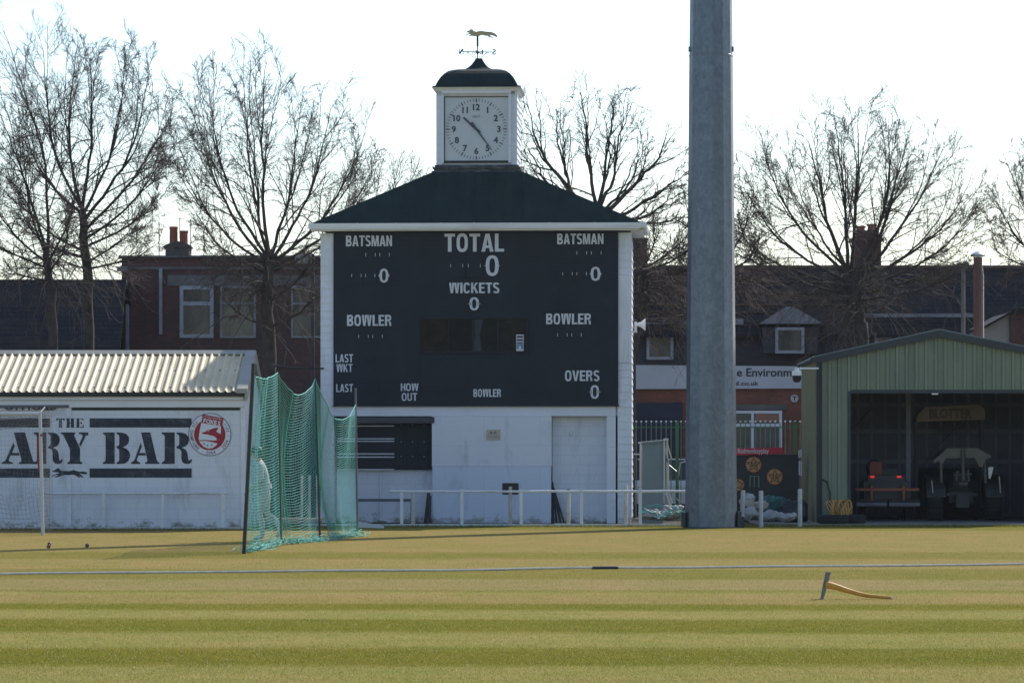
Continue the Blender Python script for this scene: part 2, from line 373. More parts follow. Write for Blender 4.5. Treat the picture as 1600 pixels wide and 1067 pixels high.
_tc = {}
def glyphs(txt, bold=.02):
    if (txt, bold) in _tc: return _tc[(txt, bold)]
    cu = bpy.data.curves.new('tmp', 'FONT'); cu.body = txt; cu.size = 1; cu.offset = bold; cu.extrude = .5; cu.resolution_u = 4
    o = bpy.data.objects.new('tmp', cu); COL.objects.link(o)
    dg = bpy.context.evaluated_depsgraph_get(); dg.update()
    me = bpy.data.meshes.new_from_object(o.evaluated_get(dg))
    v = np.array([tuple(x.co) for x in me.vertices]); f = [tuple(p.vertices) for p in me.polygons]
    bpy.data.objects.remove(o); bpy.data.curves.remove(cu); bpy.data.meshes.remove(me)
    lo, hi = v.min(0), v.max(0); v = (v - lo) / (hi - lo)        # unit box: x right, y up, z thickness
    _tc[(txt, bold)] = (v, f, (hi - lo)[0] / (hi - lo)[1]); return _tc[(txt, bold)]
def put_text(mb, txt, x0, x1, z0, z1, y, t=.006, bold=.02, mirror=False):
    v, f, _ = glyphs(txt, bold)
    def xf(p): return ((x1 - p[0] * (x1 - x0)) if mirror else (x0 + p[0] * (x1 - x0)), y - t * (p[2] if not mirror else 1 - p[2]), z0 + p[1] * (z1 - z0))
    mb.mesh(v, f if not mirror else [q for q in f], xf)
def put_glyph(mb, ch, cx, cz, h, rot, y, t=.006, bold=.02, wk=1.0):
    v, f, asp = glyphs(ch, bold); w = h * asp * wk; c, s_ = math.cos(rot), math.sin(rot)
    def xf(p):
        a = (p[0] - .5) * w; b = (p[1] - .5) * h
        return (cx + a * c - b * s_, y - t * p[2], cz + a * s_ + b * c)
    mb.mesh(v, f, xf)

def thick(pts, w, closed=False):
    """quads along a centreline of thickness w"""
    n = len(pts); L = []; Rr_ = []
    for i in range(n):
        p = pts[(i - 1) % n] if (closed or i) else pts[i]; q = pts[(i + 1) % n] if (closed or i < n - 1) else pts[i]
        dx, dy = q[0] - p[0], q[1] - p[1]; l = math.hypot(dx, dy) or 1; nx, ny = -dy / l * w / 2, dx / l * w / 2
        L.append((pts[i][0] + nx, pts[i][1] + ny)); Rr_.append((pts[i][0] - nx, pts[i][1] - ny))
    return L, Rr_
def arc(cx, cz, rx, rz, a0, a1, n=14, e=.72):
    out = []
    for i in range(n + 1):
        t = R(a0 + (a1 - a0) * i / n); c, s = math.cos(t), math.sin(t)
        out.append((cx + math.copysign(abs(c) ** e, c) * rx, cz + math.copysign(abs(s) ** e, s) * rz))
    return out
def grot(ch, s=.185):
    """(width, polygons, strips) of one heavy condensed capital, height 1"""
    h = s / 2; P = []; T = []
    rect = lambda x0, x1, z0, z1: P.append([(x0, z0), (x1, z0), (x1, z1), (x0, z1)])
    t = s * .78
    if ch == 'I': W = s; rect(0, s, 0, 1)
    elif ch == 'T': W = .60; rect(0, W, 1 - t, 1); rect(W / 2 - h, W / 2 + h, 0, 1 - t)
    elif ch == 'L': W = .52; rect(0, s, 0, 1); rect(s, W, 0, t)
    elif ch == 'E': W = .54; rect(0, s, 0, 1); rect(s, W, 0, t); rect(s, W, 1 - t, 1); rect(s, W - .04, .5 - t * .42, .5 + t * .5)
    elif ch == 'H': W = .62; rect(0, s, 0, 1); rect(W - s, W, 0, 1); rect(s, W - s, .5 - t * .45, .5 + t * .5)
    elif ch == 'N': W = .62; rect(0, s * .92, 0, 1); rect(W - s * .92, W, 0, 1); P.append([(s * .92, 1), (s * .92, .62), (W - s * .92, 0), (W - s * .92, .38)])
    elif ch == 'M': W = .80; rect(0, s * .9, 0, 1); rect(W - s * .9, W, 0, 1); P.append([(s * .9, 1), (s * .9, .58), (W / 2 - .085, 0), (W / 2, 0), (W / 2, .30), (s * 1.32, 1)]); P.append([(W - s * .9, 1), (W - s * 1.32, 1), (W / 2, .30), (W / 2, 0), (W / 2 + .085, 0), (W - s * .9, .58)])
    elif ch == 'A': W = .68; P.append([(0, 0), (s * 1.02, 0), (W / 2, .72), (W / 2, 1), (W / 2 - .115, 1)]); P.append([(W, 0), (W / 2 + .115, 1), (W / 2, 1), (W / 2, .72), (W - s * 1.02, 0)]); P.append([(.225, .20), (W - .225, .20), (W - .26, .35), (.26, .35)])
    elif ch == 'V': W = .66; P.append([(0, 1), (s * 1.02, 1), (W / 2, .26), (W / 2, 0), (W / 2 - .11, 0)]); P.append([(W, 1), (W / 2 + .11, 0), (W / 2, 0), (W / 2, .26), (W - s * 1.02, 1)])
    elif ch == 'W':
        W = .96
        for x in (0, W / 2 - .01): P.append([(x, 1), (x + s * .95, 1), (x + .245, .30), (x + .245, 0), (x + .145, 0)]); P.append([(x + .245, .0), (x + .345, 0), (x + .49, 1), (x + .49 - s * .95, 1), (x + .245, .30)])
    elif ch == 'K': W = .66; rect(0, s, 0, 1); P.append([(s, .30), (s, .55), (.42, 1), (.64, 1), (.36, .60), (.28, .45)]); P.append([(.28, .46), (.37, .62), (W, 0), (W - .22, 0)])
    elif ch in 'O': W = .66; T.append((arc(W / 2, .5, W / 2 - h, .5 - t / 2 + .01, 0, 360, 32), True))
    elif ch == '0': W = .56; T.append((arc(W / 2, .5, W / 2 - h, .5 - t / 2, 0, 360, 32, .78), True))
    elif ch == 'C': W = .63; T.append((arc(W / 2, .5, W / 2 - h, .5 - t / 2 + .01, 28, 332, 26), False))
    elif ch == 'U': W = .62; T.append(([(h, 1), (h, .6)] + arc(W / 2, .33, W / 2 - h, .33 - t / 2, 180, 360, 16) + [(W - h, .6), (W - h, 1)], False))
    elif ch == 'S': W = .60; T.append((arc(W / 2, .745, W / 2 - h, .255 - t / 2 + .005, 18, 232, 16) + arc(W / 2, .262, W / 2 - h, .262 - t / 2 + .005, 52, -162, 16), False))
    elif ch == 'B': W = .63; rect(0, s, 0, 1); T.append(([(s, 1 - t / 2), (.34, 1 - t / 2)] + arc(.34, .755, W - .03 - h - .34, .245 - t / 2, 90, -90, 10) + [(s, .51 + t / 2 - .02 - .055)], False)); T.append(([(s, .475)] + arc(.34, .268, W - h - .34, .268 - t / 2, 90, -90, 10)[0:] + [(s, t / 2)], False))
    elif ch == 'R': W = .65; rect(0, s, 0, 1); T.append(([(s, 1 - t / 2), (.34, 1 - t / 2)] + arc(.34, .725, W - .03 - h - .34, .275 - t / 2, 90, -90, 10) + [(s, .45 + t / 2)], False)); P.append([(.30, .42), (.50, .40), (.585, .30), (.60, .10), (W, 0), (W - .21, 0), (.425, .06), (.41, .27), (.36, .38)])
    return W, P, T
def grot_text(mb, txt, x0, x1, z0, z1, y, t=.004, s=.185):
    gl = [grot(ch, s) for ch in txt]; gap = .075; tot = sum(g[0] for g in gl) + gap * (len(gl) - 1); kx = (x1 - x0) / tot; kz = z1 - z0; x = x0; k = 0
    for W, P, T in gl:
        for poly in P: k += 1; yy = y - .0004 * (k % 5); mb.plate([(x + a * kx, z0 + b * kz) for a, b in poly], yy - t, yy)
        for pts, closed in T:
            k += 1; yy = y - .0004 * (k % 5) - .002; L, Q = thick(pts, s * .88, closed); b = len(mb.v); n = len(L)
            for u, v in zip(L, Q):
                for yv in (yy - t, yy): mb.v.append((x + u[0] * kx, yv, z0 + u[1] * kz)); mb.v.append((x + v[0] * kx, yv, z0 + v[1] * kz))
            for i in range(n if closed else n - 1):
                p_, q_ = b + 4 * i, b + 4 * ((i + 1) % n)
                mb.face((p_, q_, q_ + 1, p_ + 1)); mb.face((p_ + 2, p_ + 3, q_ + 3, q_ + 2)); mb.face((p_, p_ + 2, q_ + 2, q_)); mb.face((p_ + 1, q_ + 1, q_ + 3, p_ + 3))
        x += (W + gap) * kx
# ------------------------------------------------------------------ setting
def sheet(name, x0, x1, y0, y1, z, m):
    mb = MB(); mb.v = [(x0, y0, z), (x1, y0, z), (x1, y1, z), (x0, y1, z)]; mb.face((0, 1, 2, 3))
    return tag(mb.build(name, m), kind='structure')
sheet('ground', -260, 260, -120, 420, -.02, 'earth')
sheet('lawn', -70, 70, -30, 80.6, 0, 'lawn')
mb = MB(); mb.box(5.6, 30, 80.62, 90, -.01, .035); tag(mb.build('concrete_apron', 'concrete'), kind='structure')

# ------------------------------------------------------------------ scoreboard building
F = Frame(742.5, 83.3); X, Z = F.X, F.Z
SB = thing('scoreboard_building', F.loc, 'white boarded scoreboard building with black score board, green hipped roof and clock tower', 'scoreboard', rz=R(-2.9))
DEP = 2.7
wall = MB()
xl0, xl1, xr0, xr1 = X(500), X(521), X(965), X(987)
zt = Z(364)
def laps(mb, x0, x1, z0, z1, y, step=.172, t=.022, side=0):
    """overlapping boards facing -y (side=0) or +x (side=1)"""
    z = z0
    while z < z1 - .01:
        zz = min(z + step, z1)
        if side == 0: mb.slab([(y - t, z), (y - .004, zz), (y + .03, zz), (y + .03, z)], x0, x1)
        else: mb.plate([(y + t, z), (y + .004, zz), (y - .03, zz), (y - .03, z)], x0, x1)
        z = zz
wall.box(xl0 + .03, xl1, .03, .5, 0, zt); wall.box(xr0, xr1 - .03, .03, .5, .0, zt)
laps(wall, xl0, xl1, .12, zt, 0); laps(wall, xr0, xr1, .12, Z(567), 0); laps(wall, xr0, xr1, Z(430), zt, 0)
wall.box(xr0 + .005, xr1 - .004, -.032, .02, Z(567) + .004, Z(430) - .004)          # smooth replacement panel
laps(wall, .04, DEP, .12, zt, xr1 - .03, side=1)
wall.box(xl1, xr0, .06, DEP, Z(650), zt); wall.box(xl0 + .03, xl1, .5, DEP, 0, zt); wall.box(xr0, xr1 - .06, .5, DEP, 0, Z(650))
wall.box(xl1, xr0, 1.2, DEP, 0, Z(650) - .004)
wall.build('wall', 'white_wood', SB)
mb = MB(); mb.box(xl1 + .004, X(962), -.02, .055, Z(650), Z(634)); mb.box(X(948), X(962), -.01, .5, .0, Z(650) - .003)
mb.build('fascia_beam', 'white_board', SB)
mb = MB(); mb.box(X(675), X(862), -.06, 1.19, Z(728), Z(650) - .004); mb.k = 1
mb.box(X(676), X(861), -.065, 1.19, .0, Z(728) - .003); mb.build('plinth_wall', ['paint_smooth', 'paint_low'], SB)
mb = MB(); mb.box(xl1 + .01, X(674.5), .42, .6, 0, Z(652)); mb.build('recess_wall', 'paint_block', SB); mb = MB(); mb.box(X(862.5), X(947.5), .30, .6, 0, Z(650.5)); mb.build('recess_wall', 'paint_block', SB)
mb = MB(); mb.box(X(523), X(679), -.075, .41, Z(661), Z(651.5)); mb.build('lintel', 'dark_trim', SB)
mb = MB(); mb.tube([(X(592), .40, .05), (X(592), .40, Z(736))], .03); mb.build('wall_pipe', 'white_board', SB); mb = MB(); mb.tube([(X(892), .295, Z(674)), (X(892), .27, Z(680))], .03); mb.build('wall_pipe', 'white_board', SB)
# the big board
bd = MB(); bd.box(X(520.5), X(966), -.07, .05, Z(633.5), Z(363)); bd.k = 0
for px in (656, 800, 876): bd.box(X(px), X(px) + .012, -.074, -.069, Z(632), Z(364))
for py in (487, 556): bd.box(X(521), X(965.5), -.0735, -.069, Z(py) - .006, Z(py) + .004)
BD = bd.build('score_board', 'board', SB)
mb = MB(); mb.box(X(519.5), X(967.5), -.085, .04, Z(635), Z(633.2)); mb.build('drip_strip', 'black', BD)
def plate_set(x0, x1, y0, y1, n):
    for i in range(n):
        a = X(x0 + (x1 - x0) * i / n); b = X(x0 + (x1 - x0) * (i + 1) / n)
        p = MB(); p.box(a + .012, b - .012, -.085, -.071, Z(y1), Z(y0)); zc = (Z(y0) + Z(y1)) / 2
        p.box(a + .02, b - .02, -.088, -.0845, zc - .004, zc + .004)
        p.k = 1
        for t in (.16, .84):
            xx = a + (b - a) * t; p.box(xx - .006, xx + .006, -.10, -.0885, zc - .036, zc + .036)
        p.build('number_plate', ['plate', 'letter_white' if (y0 < 450 or 510 < y0 < 520) else 'plate'], BD)
for a in ((568, 612, 388, 408, 2), (546, 611, 417, 444, 3), (700, 783, 398, 433, 3), (898, 943, 386, 406, 2), (876, 942, 415, 442, 3), (733, 750, 463, 487, 1),
          (557, 601, 516, 535, 2), (868, 912, 514, 533, 2), (557, 615, 556, 566, 4), (557, 612, 600, 612, 3), (681, 730, 601, 613, 3), (800, 826, 601, 613, 2), (891, 937, 601, 624, 3)):
    plate_set(*a)
for txt, x0, x1, y0, y1, b in (('BATSMAN', 540.3, 612.5, 368, 384.7, .03), ('BATSMAN', 870.9, 943, 366, 382.4, .03), ('TOTAL', 694.6, 788, 365.5, 393.7, .035),
        ('WICKETS', 702, 780.8, 442, 458.3, .03), ('BOWLER', 542, 612, 492, 509, .03), ('BOWLER', 853.6, 924, 490.4, 507, .03), ('LAST', 524, 551.5, 553.3, 566, .02),
        ('WKT', 525.4, 550.6, 568.6, 581, .02), ('LAST', 525, 551.5, 600, 612.3, .02), ('HOW', 626.4, 654, 599, 610.6, .02), ('OUT', 627.7, 652, 614, 626, .02),
        ('BOWLER', 740, 783.4, 608, 620, .02), ('OVERS', 882.8, 937, 579, 595.4, .03)):
    t = MB(); grot_text(t, txt, X(x0), X(x1), Z(y1), Z(y0), -.0755, .003, .205 if len(txt) > 4 or txt == 'BOWLER' else .19); t.build('lettering', 'letter_white', BD)
for x0, x1, y0, y1 in ((759, 780, 399.6, 431.4), (733.7, 749, 464.9, 485), (593, 607, 420, 441.4), (923, 938.4, 418, 439.4), (922.5, 936.4, 602, 623)):
    t = MB(); grot_text(t, '0', X(x0), X(x1), Z(y1), Z(y0), -.0895, .003, .17); zc = Z((y0 + y1) / 2)
    t.box(X(x0) - .03, X(x0) + .035, -.0955, -.0945, zc - .006, zc + .006); t.box(X(x1) - .035, X(x1) + .03, -.0955, -.0945, zc - .006, zc + .006)
    t.build('score_digit', 'letter_white', BD)
# the scorers' window
W = MB(); wz0, wz1 = Z(549.5), Z(498.5)
for px, w in ((656, 2), (701.5, 1.6), (739.5, 3), (778, 2), (824, 2)): W.box(X(px - w / 2), X(px + w / 2), -.10, -.071, wz0, wz1)
W.box(X(655), X(825), -.105, -.071, wz0 - .03, wz0); W.box(X(655), X(825), -.105, -.071, wz1, wz1 + .03); W.box(X(737), X(743), -.115, -.101, Z(527), Z(521))
WN = W.build('scorers_window', 'plate', SB)
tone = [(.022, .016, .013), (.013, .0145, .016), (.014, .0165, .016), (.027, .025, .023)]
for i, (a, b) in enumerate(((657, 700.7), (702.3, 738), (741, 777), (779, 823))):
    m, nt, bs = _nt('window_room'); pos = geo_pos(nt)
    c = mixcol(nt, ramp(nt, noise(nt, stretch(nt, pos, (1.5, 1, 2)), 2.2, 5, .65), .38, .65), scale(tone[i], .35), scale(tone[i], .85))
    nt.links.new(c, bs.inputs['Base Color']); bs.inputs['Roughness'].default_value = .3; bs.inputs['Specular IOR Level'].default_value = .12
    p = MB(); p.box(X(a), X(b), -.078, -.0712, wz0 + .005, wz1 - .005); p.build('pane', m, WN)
p = MB(); p.plate(F.poly([(741.5, 499.5), (755, 499.5), (750, 524), (753, 548.5), (741.5, 548.5)]), -.082, -.0785); p.build('curtain', mat('curtain', (.045, .05, .058), .8, dirt=(.05, .05, .06), dscale=(9, 1, 1)), WN)
p = MB(); p.box(X(807), X(818.5), -.084, -.0785, Z(548.5), Z(523)); p.k = 1
for a, b in ((525, 528), (530, 533), (535, 537)): p.box(X(808), X(817.5), -.087, -.0845, Z(b), Z(a))
p.k = 2; p.box(X(807.6), X(818), -.087, -.0845, Z(546), Z(537.5)); p.k = 0
p.plate(F.poly([(810, 545.5), (812, 540), (814.5, 541), (815, 545.5)]), -.0885, -.0872)
p.build('window_notice', ['letter_white', 'ink', mat('notice_blue', (.12, .26, .42), .5)], WN)
# lower results board in the left recess
lb = MB(); lb.box(X(523), X(672), .30, .419, Z(734), Z(661) - .004); LB = lb.build('lower_board', 'plate', SB)
for py in (665.2, 685.4, 689.2, 709, 714, 733.6): s = MB(); s.box(X(524), X(614), .285, .299, Z(py + .9), Z(py - .9)); s.build('white_rail', 'letter_white', LB)
for r in (673, 699, 722):
    for c in (625, 643, 661):
        p = MB(); p.box(X(c - 8.4), X(c + 8.4), .286, .299, Z(r + 10), Z(r - 10)); p.k = 1; p.box(X(c) - .007, X(c) + .007, .27, .2855, Z(r - 10) - .025, Z(r - 10) - .005); p.build('number_plate', ['plate', 'letter_white'], LB)
p = MB(); p.box(X(760), X(782), -.085, -.061, Z(687), Z(671)); pl = p.build('notice_plaque', mat('plaque', (.42, .37, .31), .6), SB)
p = MB(); 
for x in (766.5, 773): p.lathe([(.0, -.004), (.035, -.004), (.035, .0)], (X(x + 1), -.0855, Z(676)), 8, 'y')
for y in (680.3, 683): p.box(X(763), X(779), -.0885, -.0855, Z(y + .35), Z(y - .35))
p.build('plaque_lettering', mat('plaque_ink', (.2, .17, .15), .6), pl)
# roof, gutter
ov = .28
ex0, ex1, ey0, ey1, ez = X(488), X(1002), -ov, DEP + ov, Z(349)
tx0, tx1, ty0, ty1, tz = X(674) - .03, X(817) - .03, .66, 2.36, Z(269) + .05
r = MB(); r.v = [(ex0, ey0, ez), (ex1, ey0, ez), (ex1, ey1, ez), (ex0, ey1, ez), (tx0, ty0, tz), (tx1, ty0, tz), (tx1, ty1, tz), (tx0, ty1, tz),
                 (ex0, ey0, ez - .05), (ex1, ey0, ez - .05), (ex1, ey1, ez - .05), (ex0, ey1, ez - .05)]
for q in ((0, 1, 5, 4), (1, 2, 6, 5), (2, 3, 7, 6), (3, 0, 4, 7), (4, 5, 6, 7), (8, 9, 1, 0), (9, 10, 2, 1), (10, 11, 3, 2), (11, 8, 0, 3), (11, 10, 9, 8)): r.face(q)
for px in (612, 677, 742, 816, 870):                          # felt seams up the front slope
    t0 = (X(px) - ex0) / (ex1 - ex0); a = Vector((X(px), ey0, ez)); xt = tx0 + (tx1 - tx0) * t0
    b = Vector((max(tx0, min(tx1, X(px))), ty0, tz)) if tx0 <= X(px) <= tx1 else a.lerp(Vector((X(px), ty0, tz)), (X(px) - ex0) / (tx0 - ex0) if X(px) < tx0 else (ex1 - X(px)) / (ex1 - tx1))
    r.tube([a, b], .014, 5)
r.build('roof', 'roof_green', SB)
g = MB(); g.box(ex0 - .07, ex1 + .02, ey0 - .10, ey0 - .02, Z(356), Z(350)); g.box(ex0 - .02, ex1 - .05, ey0 - .019, -.04, Z(361.5), Z(354)); g.box(ex0 - .05, ex1, ey0 - .09, ey0 - .021, Z(359), Z(356) - .002)
g.tube([(ex1 + .06, ey0 - .06, Z(353.5)), (ex1 + .06, DEP, Z(353.5))], .075, 8); g.box(xr1 - .03, ex1 + .03, -.039, DEP, Z(362.5), Z(358))
for px in (560, 620, 690, 742, 800, 860, 930): g.box(X(px) - .02, X(px) + .02, ey0 - .106, ey0 - .1005, Z(356.5), Z(349.7))
g.build('gutter', 'gutter_white', SB)
# clock tower
CT_y = .80; X0_, Z0_ = X, Z
def at(y):
    D = F.d + y
    return (lambda px: (wx(px, D) - F.loc[0] - y * math.sin(R(2.9))) / math.cos(R(2.9))), (lambda py: CAMZ + (HOR - py) / FPX * D)
X, Z = at(CT_y + .04)
TW0, TW1 = X(681.5), X(808); D2 = CT_y + (TW1 - TW0)
t = MB(); t.box(TW0 + .02, TW1 - .02, CT_y + .1, D2, Z(262), Z(139))
laps(t, CT_y + .02, D2, Z(258), Z(143), TW1 - .02, step=.15, side=1)
laps(t, TW0, X(691), Z(258), Z(147), CT_y + .05, step=.15); laps(t, X(799), TW1, Z(258), Z(147), CT_y + .05, step=.15)
CT = t.build('clock_tower', 'white_wood', SB)
f = MB(); cy = CT_y + .02
f.box(X(690), X(693.5), cy - .03, cy + .08, Z(255), Z(147)); f.box(X(794.5), X(799), cy - .03, cy + .08, Z(255), Z(147))
f.slab([(cy - .06, Z(143)), (cy - .06, Z(146)), (cy + .02, Z(151)), (cy + .08, Z(151)), (cy + .08, Z(143))], X(690), X(799))
f.build('clock_frame', 'white_board', CT)
f = MB(); f.box(X(693.5) + .002, X(795), cy + .02, cy + .06, Z(254.5), Z(251.2)); f.box(X(693.7), X(694.7), cy + .015, cy + .06, Z(251), Z(152)); f.box(X(693.7), X(794), cy + .015, cy + .06, Z(152), Z(151.2))
f.build('clock_bead', 'black', CT)
f = MB(); f.box(X(694.8), X(794.3), cy + .045, cy + .08, Z(251.1), Z(152.1)); f.k = 1
ccx, ccz = X(744.2), Z(202); fy = cy + .043; px_ = 1 / F.S
t = f
for i in range(60):
    a = 2 * math.pi * i / 60; big = i % 5 == 0; r0, r1, w = (42.2, 48.2, .9) if big else (43.6, 48, .42)
    u = (math.sin(a), math.cos(a)); n_ = (math.cos(a), -math.sin(a))
    pts = [(ccx + (u[0] * r + n_[0] * s_ * w) * px_, ccz + (u[1] * r + n_[1] * s_ * w) * px_) for r, s_ in ((r0, -1), (r0, 1), (r1, 1), (r1, -1))]
    t.plate(pts, fy - .004, fy)
f.build('clock_face', ['clock_face', 'clock_black'], CT)
for h in range(1, 13):
    t = MB()
    a = 2 * math.pi * h / 12; w = glyphs(str(h), .035)[2] * 10.2
    cx_, cz_ = ccx + math.sin(a) * 35.6 * px_, ccz + math.cos(a) * 34.6 * px_
    put_text(t, str(h), cx_ - w / 2 * px_, cx_ + w / 2 * px_, cz_ - 5.1 * px_, cz_ + 5.1 * px_, fy, .005, .035)
    t.build('numeral', 'clock_black', CT)
t = MB(); put_text(t, 'GENT', X(737.5), X(750.2), Z(184.5), Z(180), fy, .003, .0); t.build('maker_lettering', mat('maker_ink', (.22, .25, .28), .6), CT)
def hand(name, ang, tip, tail, w0, w1, y):
    u = (math.sin(ang), math.cos(ang)); n_ = (u[1], -u[0]); t = MB()
    P = [(-tail, -w0), (-tail, w0), (tip * .45, w0), (tip * .46, w1), (tip, w1), (tip, -w1), (tip * .46, -w1), (tip * .45, -w0)] if name == 'hour_hand' else [(-tail, -w0), (-tail, w0), (tip, w1), (tip, -w1)]
    t.plate([(ccx + (u[0] * r + n_[0] * s_) * px_, ccz + (u[1] * r + n_[1] * s_) * px_) for r, s_ in P], y - .006, y)
    t.build(name, 'clock_black', CT)
hand('hour_hand', R(312), 27.5, 8, 2.0, 1.5, fy - .03); hand('minute_hand', R(143.5), 41.5, 13, 1.9, .55, fy - .045)
c = MB(); e0, e1 = X(675), X(812.5); cyd = (CT_y + D2) / 2
def ring(mb, hw0, z0, hw1, z1):
    cxx = (TW0 + TW1) / 2; b = len(mb.v)
    for hw, z in ((hw0, z0), (hw1, z1)):
        for sx, sy in ((-1, -1), (1, -1), (1, 1), (-1, 1)): mb.v.append((cxx + sx * hw, cyd + sy * hw, z))
    for k in range(4): mb.face((b + k, b + (k + 1) % 4, b + 4 + (k + 1) % 4, b + 4 + k))
    mb.face((b + 3, b + 2, b + 1, b)); mb.face((b + 4, b + 5, b + 6, b + 7))
hw = (TW1 - TW0) / 2
Xf, Zf = X, Z; X, Z = at(CT_y); 
ring(c, hw + .02, Z(143), hw + .05, Z(140)); ring(c, hw + .05, Z(140) + .001, hw + .10, Z(137)); c.build('cornice', 'gutter_white', CT)
d = MB()
cxx = (TW0 + TW1) / 2; Xv, Zv = at(cyd)
prof = [(69.5, 137.5), (69.5, 135.2), (65, 135), (63.5, 131.5), (60.5, 126.5), (57, 121.5), (52, 116.5), (46, 112.4), (38, 110), (30, 108.9), (21.5, 108.4), (16, 105.5), (11.5, 101.5), (8.5, 97.5), (6, 94.2), (5.2, 92)]
for i, (r_, py) in enumerate(prof):
    for sx, sy in ((-1, -1), (1, -1), (1, 1), (-1, 1)): d.v.append((cxx + sx * r_ * px_, cyd + sy * r_ * px_, Z(py) * (1 - (i / 15)) + Zv(py) * (i / 15)))
    if i:
        for k in range(4): d.face(((i - 1) * 4 + k, (i - 1) * 4 + (k + 1) % 4, i * 4 + (k + 1) % 4, i * 4 + k))
d.face((3, 2, 1, 0)); n_ = len(d.v); d.face((n_ - 4, n_ - 3, n_ - 2, n_ - 1))
d.build('tower_dome', 'roof_green', CT)
l = MB()
for (e, y0, y1) in ((4.5, 275, 270.2), (6.3, 270, 267.4), (3, 267.2, 264.2), (5.2, 264, 261.4), (1.8, 261.2, 257.8)): ring(l, hw + e * px_, Z(y0), hw + (e + .6) * px_, Z(y1))
l.build('tower_ledge', 'moss_ledge', CT)
# weather vane, seen from behind: N on the left, S on the right, a running fox on top
X, Z = Xv, Zv
VY = cyd; vx = X(746.2)
v = MB(); v.tube([(vx, VY, Z(93)), (vx, VY, Z(72))], .013); v.tube([(vx, VY, Z(73)), (vx, VY, Z(57))], .024)
VN = v.build('weather_vane', 'iron', SB)
v = MB(); v.tube([(X(724), VY, Z(81)), (X(769), VY, Z(82))], .010, 6); v.tube([(X(744.2), VY - .42, Z(81.5)), (X(749.5), VY + .42, Z(81.5))], .010, 6); v.lathe([(.01, -.05), (.05, 0), (.01, .05)], (vx, VY, Z(82)), 8)
for sgn in (-1, 1):
    for (ax, ay, rr, a0, a1) in ((6.2, 84.2, 2.6, -60, 230), (15.5, 83.6, 1.5, 0, 330)):
        pts = [(vx + (sgn * ax + rr * math.cos(R(q))) * px_, VY, Z(ay - rr * math.sin(R(q)))) for q in range(a0, a1 + 1, 29)]
        v.tube(pts, .007, 5)
    v.tube([(vx + sgn * q * px_, VY, Z(y)) for q, y in ((2, 88.5), (5.5, 90), (9, 88.6), (12, 85.3), (14.5, 82.6))], .007, 5)
v.build('direction_arms', 'iron', VN)
def bar2(mb, a, b, w, y): 
    dx, dz = b[0] - a[0], b[1] - a[1]; L = math.hypot(dx, dz); nx, nz = -dz / L * w, dx / L * w
    mb.plate([(a[0] + nx, a[1] + nz), (a[0] - nx, a[1] - nz), (b[0] - nx, b[1] - nz), (b[0] + nx, b[1] + nz)], y - .008, y + .008)
v = MB(); pp = lambda a, b: (X(a), Z(b))
bar2(v, pp(717.5, 77), pp(717.8, 84.5), .009, VY); bar2(v, pp(717.8, 84.5), pp(723.2, 77), .019, VY); bar2(v, pp(723.2, 77), pp(723.6, 86), .009, VY)
put_text(v, 'S', X(769), X(775), Z(86.2), Z(77.5), VY + .004, .012, .02, True)
bar2(v, pp(752.5, 75.5), pp(751.5, 82), .016, VY + .4)
v.build('direction_letters', 'iron', VN)
FOX = [(258, 178), (280, 168), (300, 160), (318, 141), (332, 148), (345, 146), (352, 166), (375, 176), (400, 180), (430, 171), (470, 168), (505, 176), (540, 180), (600, 184), (645, 202), (672, 222), (688, 242), (680, 257), (655, 246), (625, 233), (590, 224),
       (572, 222), (600, 242), (624, 268), (616, 274), (590, 250), (566, 236), (590, 260), (580, 265), (548, 236), (510, 234), (480, 224), (455, 226), (430, 238), (380, 241), (345, 236), (318, 232), (300, 242), (288, 236), (312, 222), (316, 210), (290, 212), (252, 222), (248, 214), (290, 203), (305, 193), (285, 190), (262, 186)]
v = MB(); v.plate([(X(700 + a / 8.89), Z(30 + b / 8.89)) for a, b in FOX], VY - .03, VY + .03); v.build('fox_figure', 'gilt', VN)
X, Z = X0_, Z0_
# siren on the right-hand wall
s = MB(); sx = xr1 + .02
s.box(sx - .04, sx + .10, .5, .56, Z(519), Z(516)); s.box(sx + .03, sx + .09, .48, .58, Z(517), Z(502)); sp = s.build('wall_speaker', 'gutter_white', SB)
s = MB(); s.lathe([(.03, 0), (.05, .05), (.06, .10), (.13, .18), (.14, .20), (.11, .2)], (sx + .09, .45, Z(506.5)), 12, 'x'); s.build('speaker_horn', 'gutter_white', sp, True)

# ------------------------------------------------------------------ bar building
F = Frame(383, 77.3); X, Z = F.X, F.Z
BB = thing('bar_building', F.loc, 'long white block pavilion bar with ribbed cream metal roof and large stencilled BAR lettering', 'building')
BX0, BD_ = X(-190), 4.7; ez, rz_ = Z(611), 3.85; ry = BD_ / 2
w = MB(); w.box(BX0, 0, 0, BD_, 0, Z(628)); w.build('wall', 'paint_block', BB)
w = MB()
w.slab([(0.02, Z(628) + .003), (BD_ - .02, Z(628) + .003), (BD_ - .02, ez - .05), (ry, rz_ - .07), (.02, ez - .05)], -.16, -.004); w.build('gable_wall', 'paint_block', BB)
w = MB(); w.box(BX0, .005, -.06, .02, Z(636), Z(625.5)); w.box(BX0, -.03, -.12, -.062, Z(625), Z(615.5)); w.k = 1; w.box(X(112), X(375), -.012, .01, Z(641), Z(636.8))
w.build('fascia', ['white_board', 'black'], BB)
w = MB(); w.box(X(104.5), X(111.5), -.035, -.003, Z(820), Z(747.5)); w.box(X(104.5), X(111.5), -.035, -.003, Z(651), Z(641.2)); w.box(X(376.5), X(383) + .004, -.03, -.003, 0.05, Z(637)); w.build('wall_post', 'white_board', BB)
g = MB(); g.tube([(BX0, -.18, ez - .075), (.03, -.18, ez - .075)], .045, 8); g.build('gutter', 'dark_steel', BB)
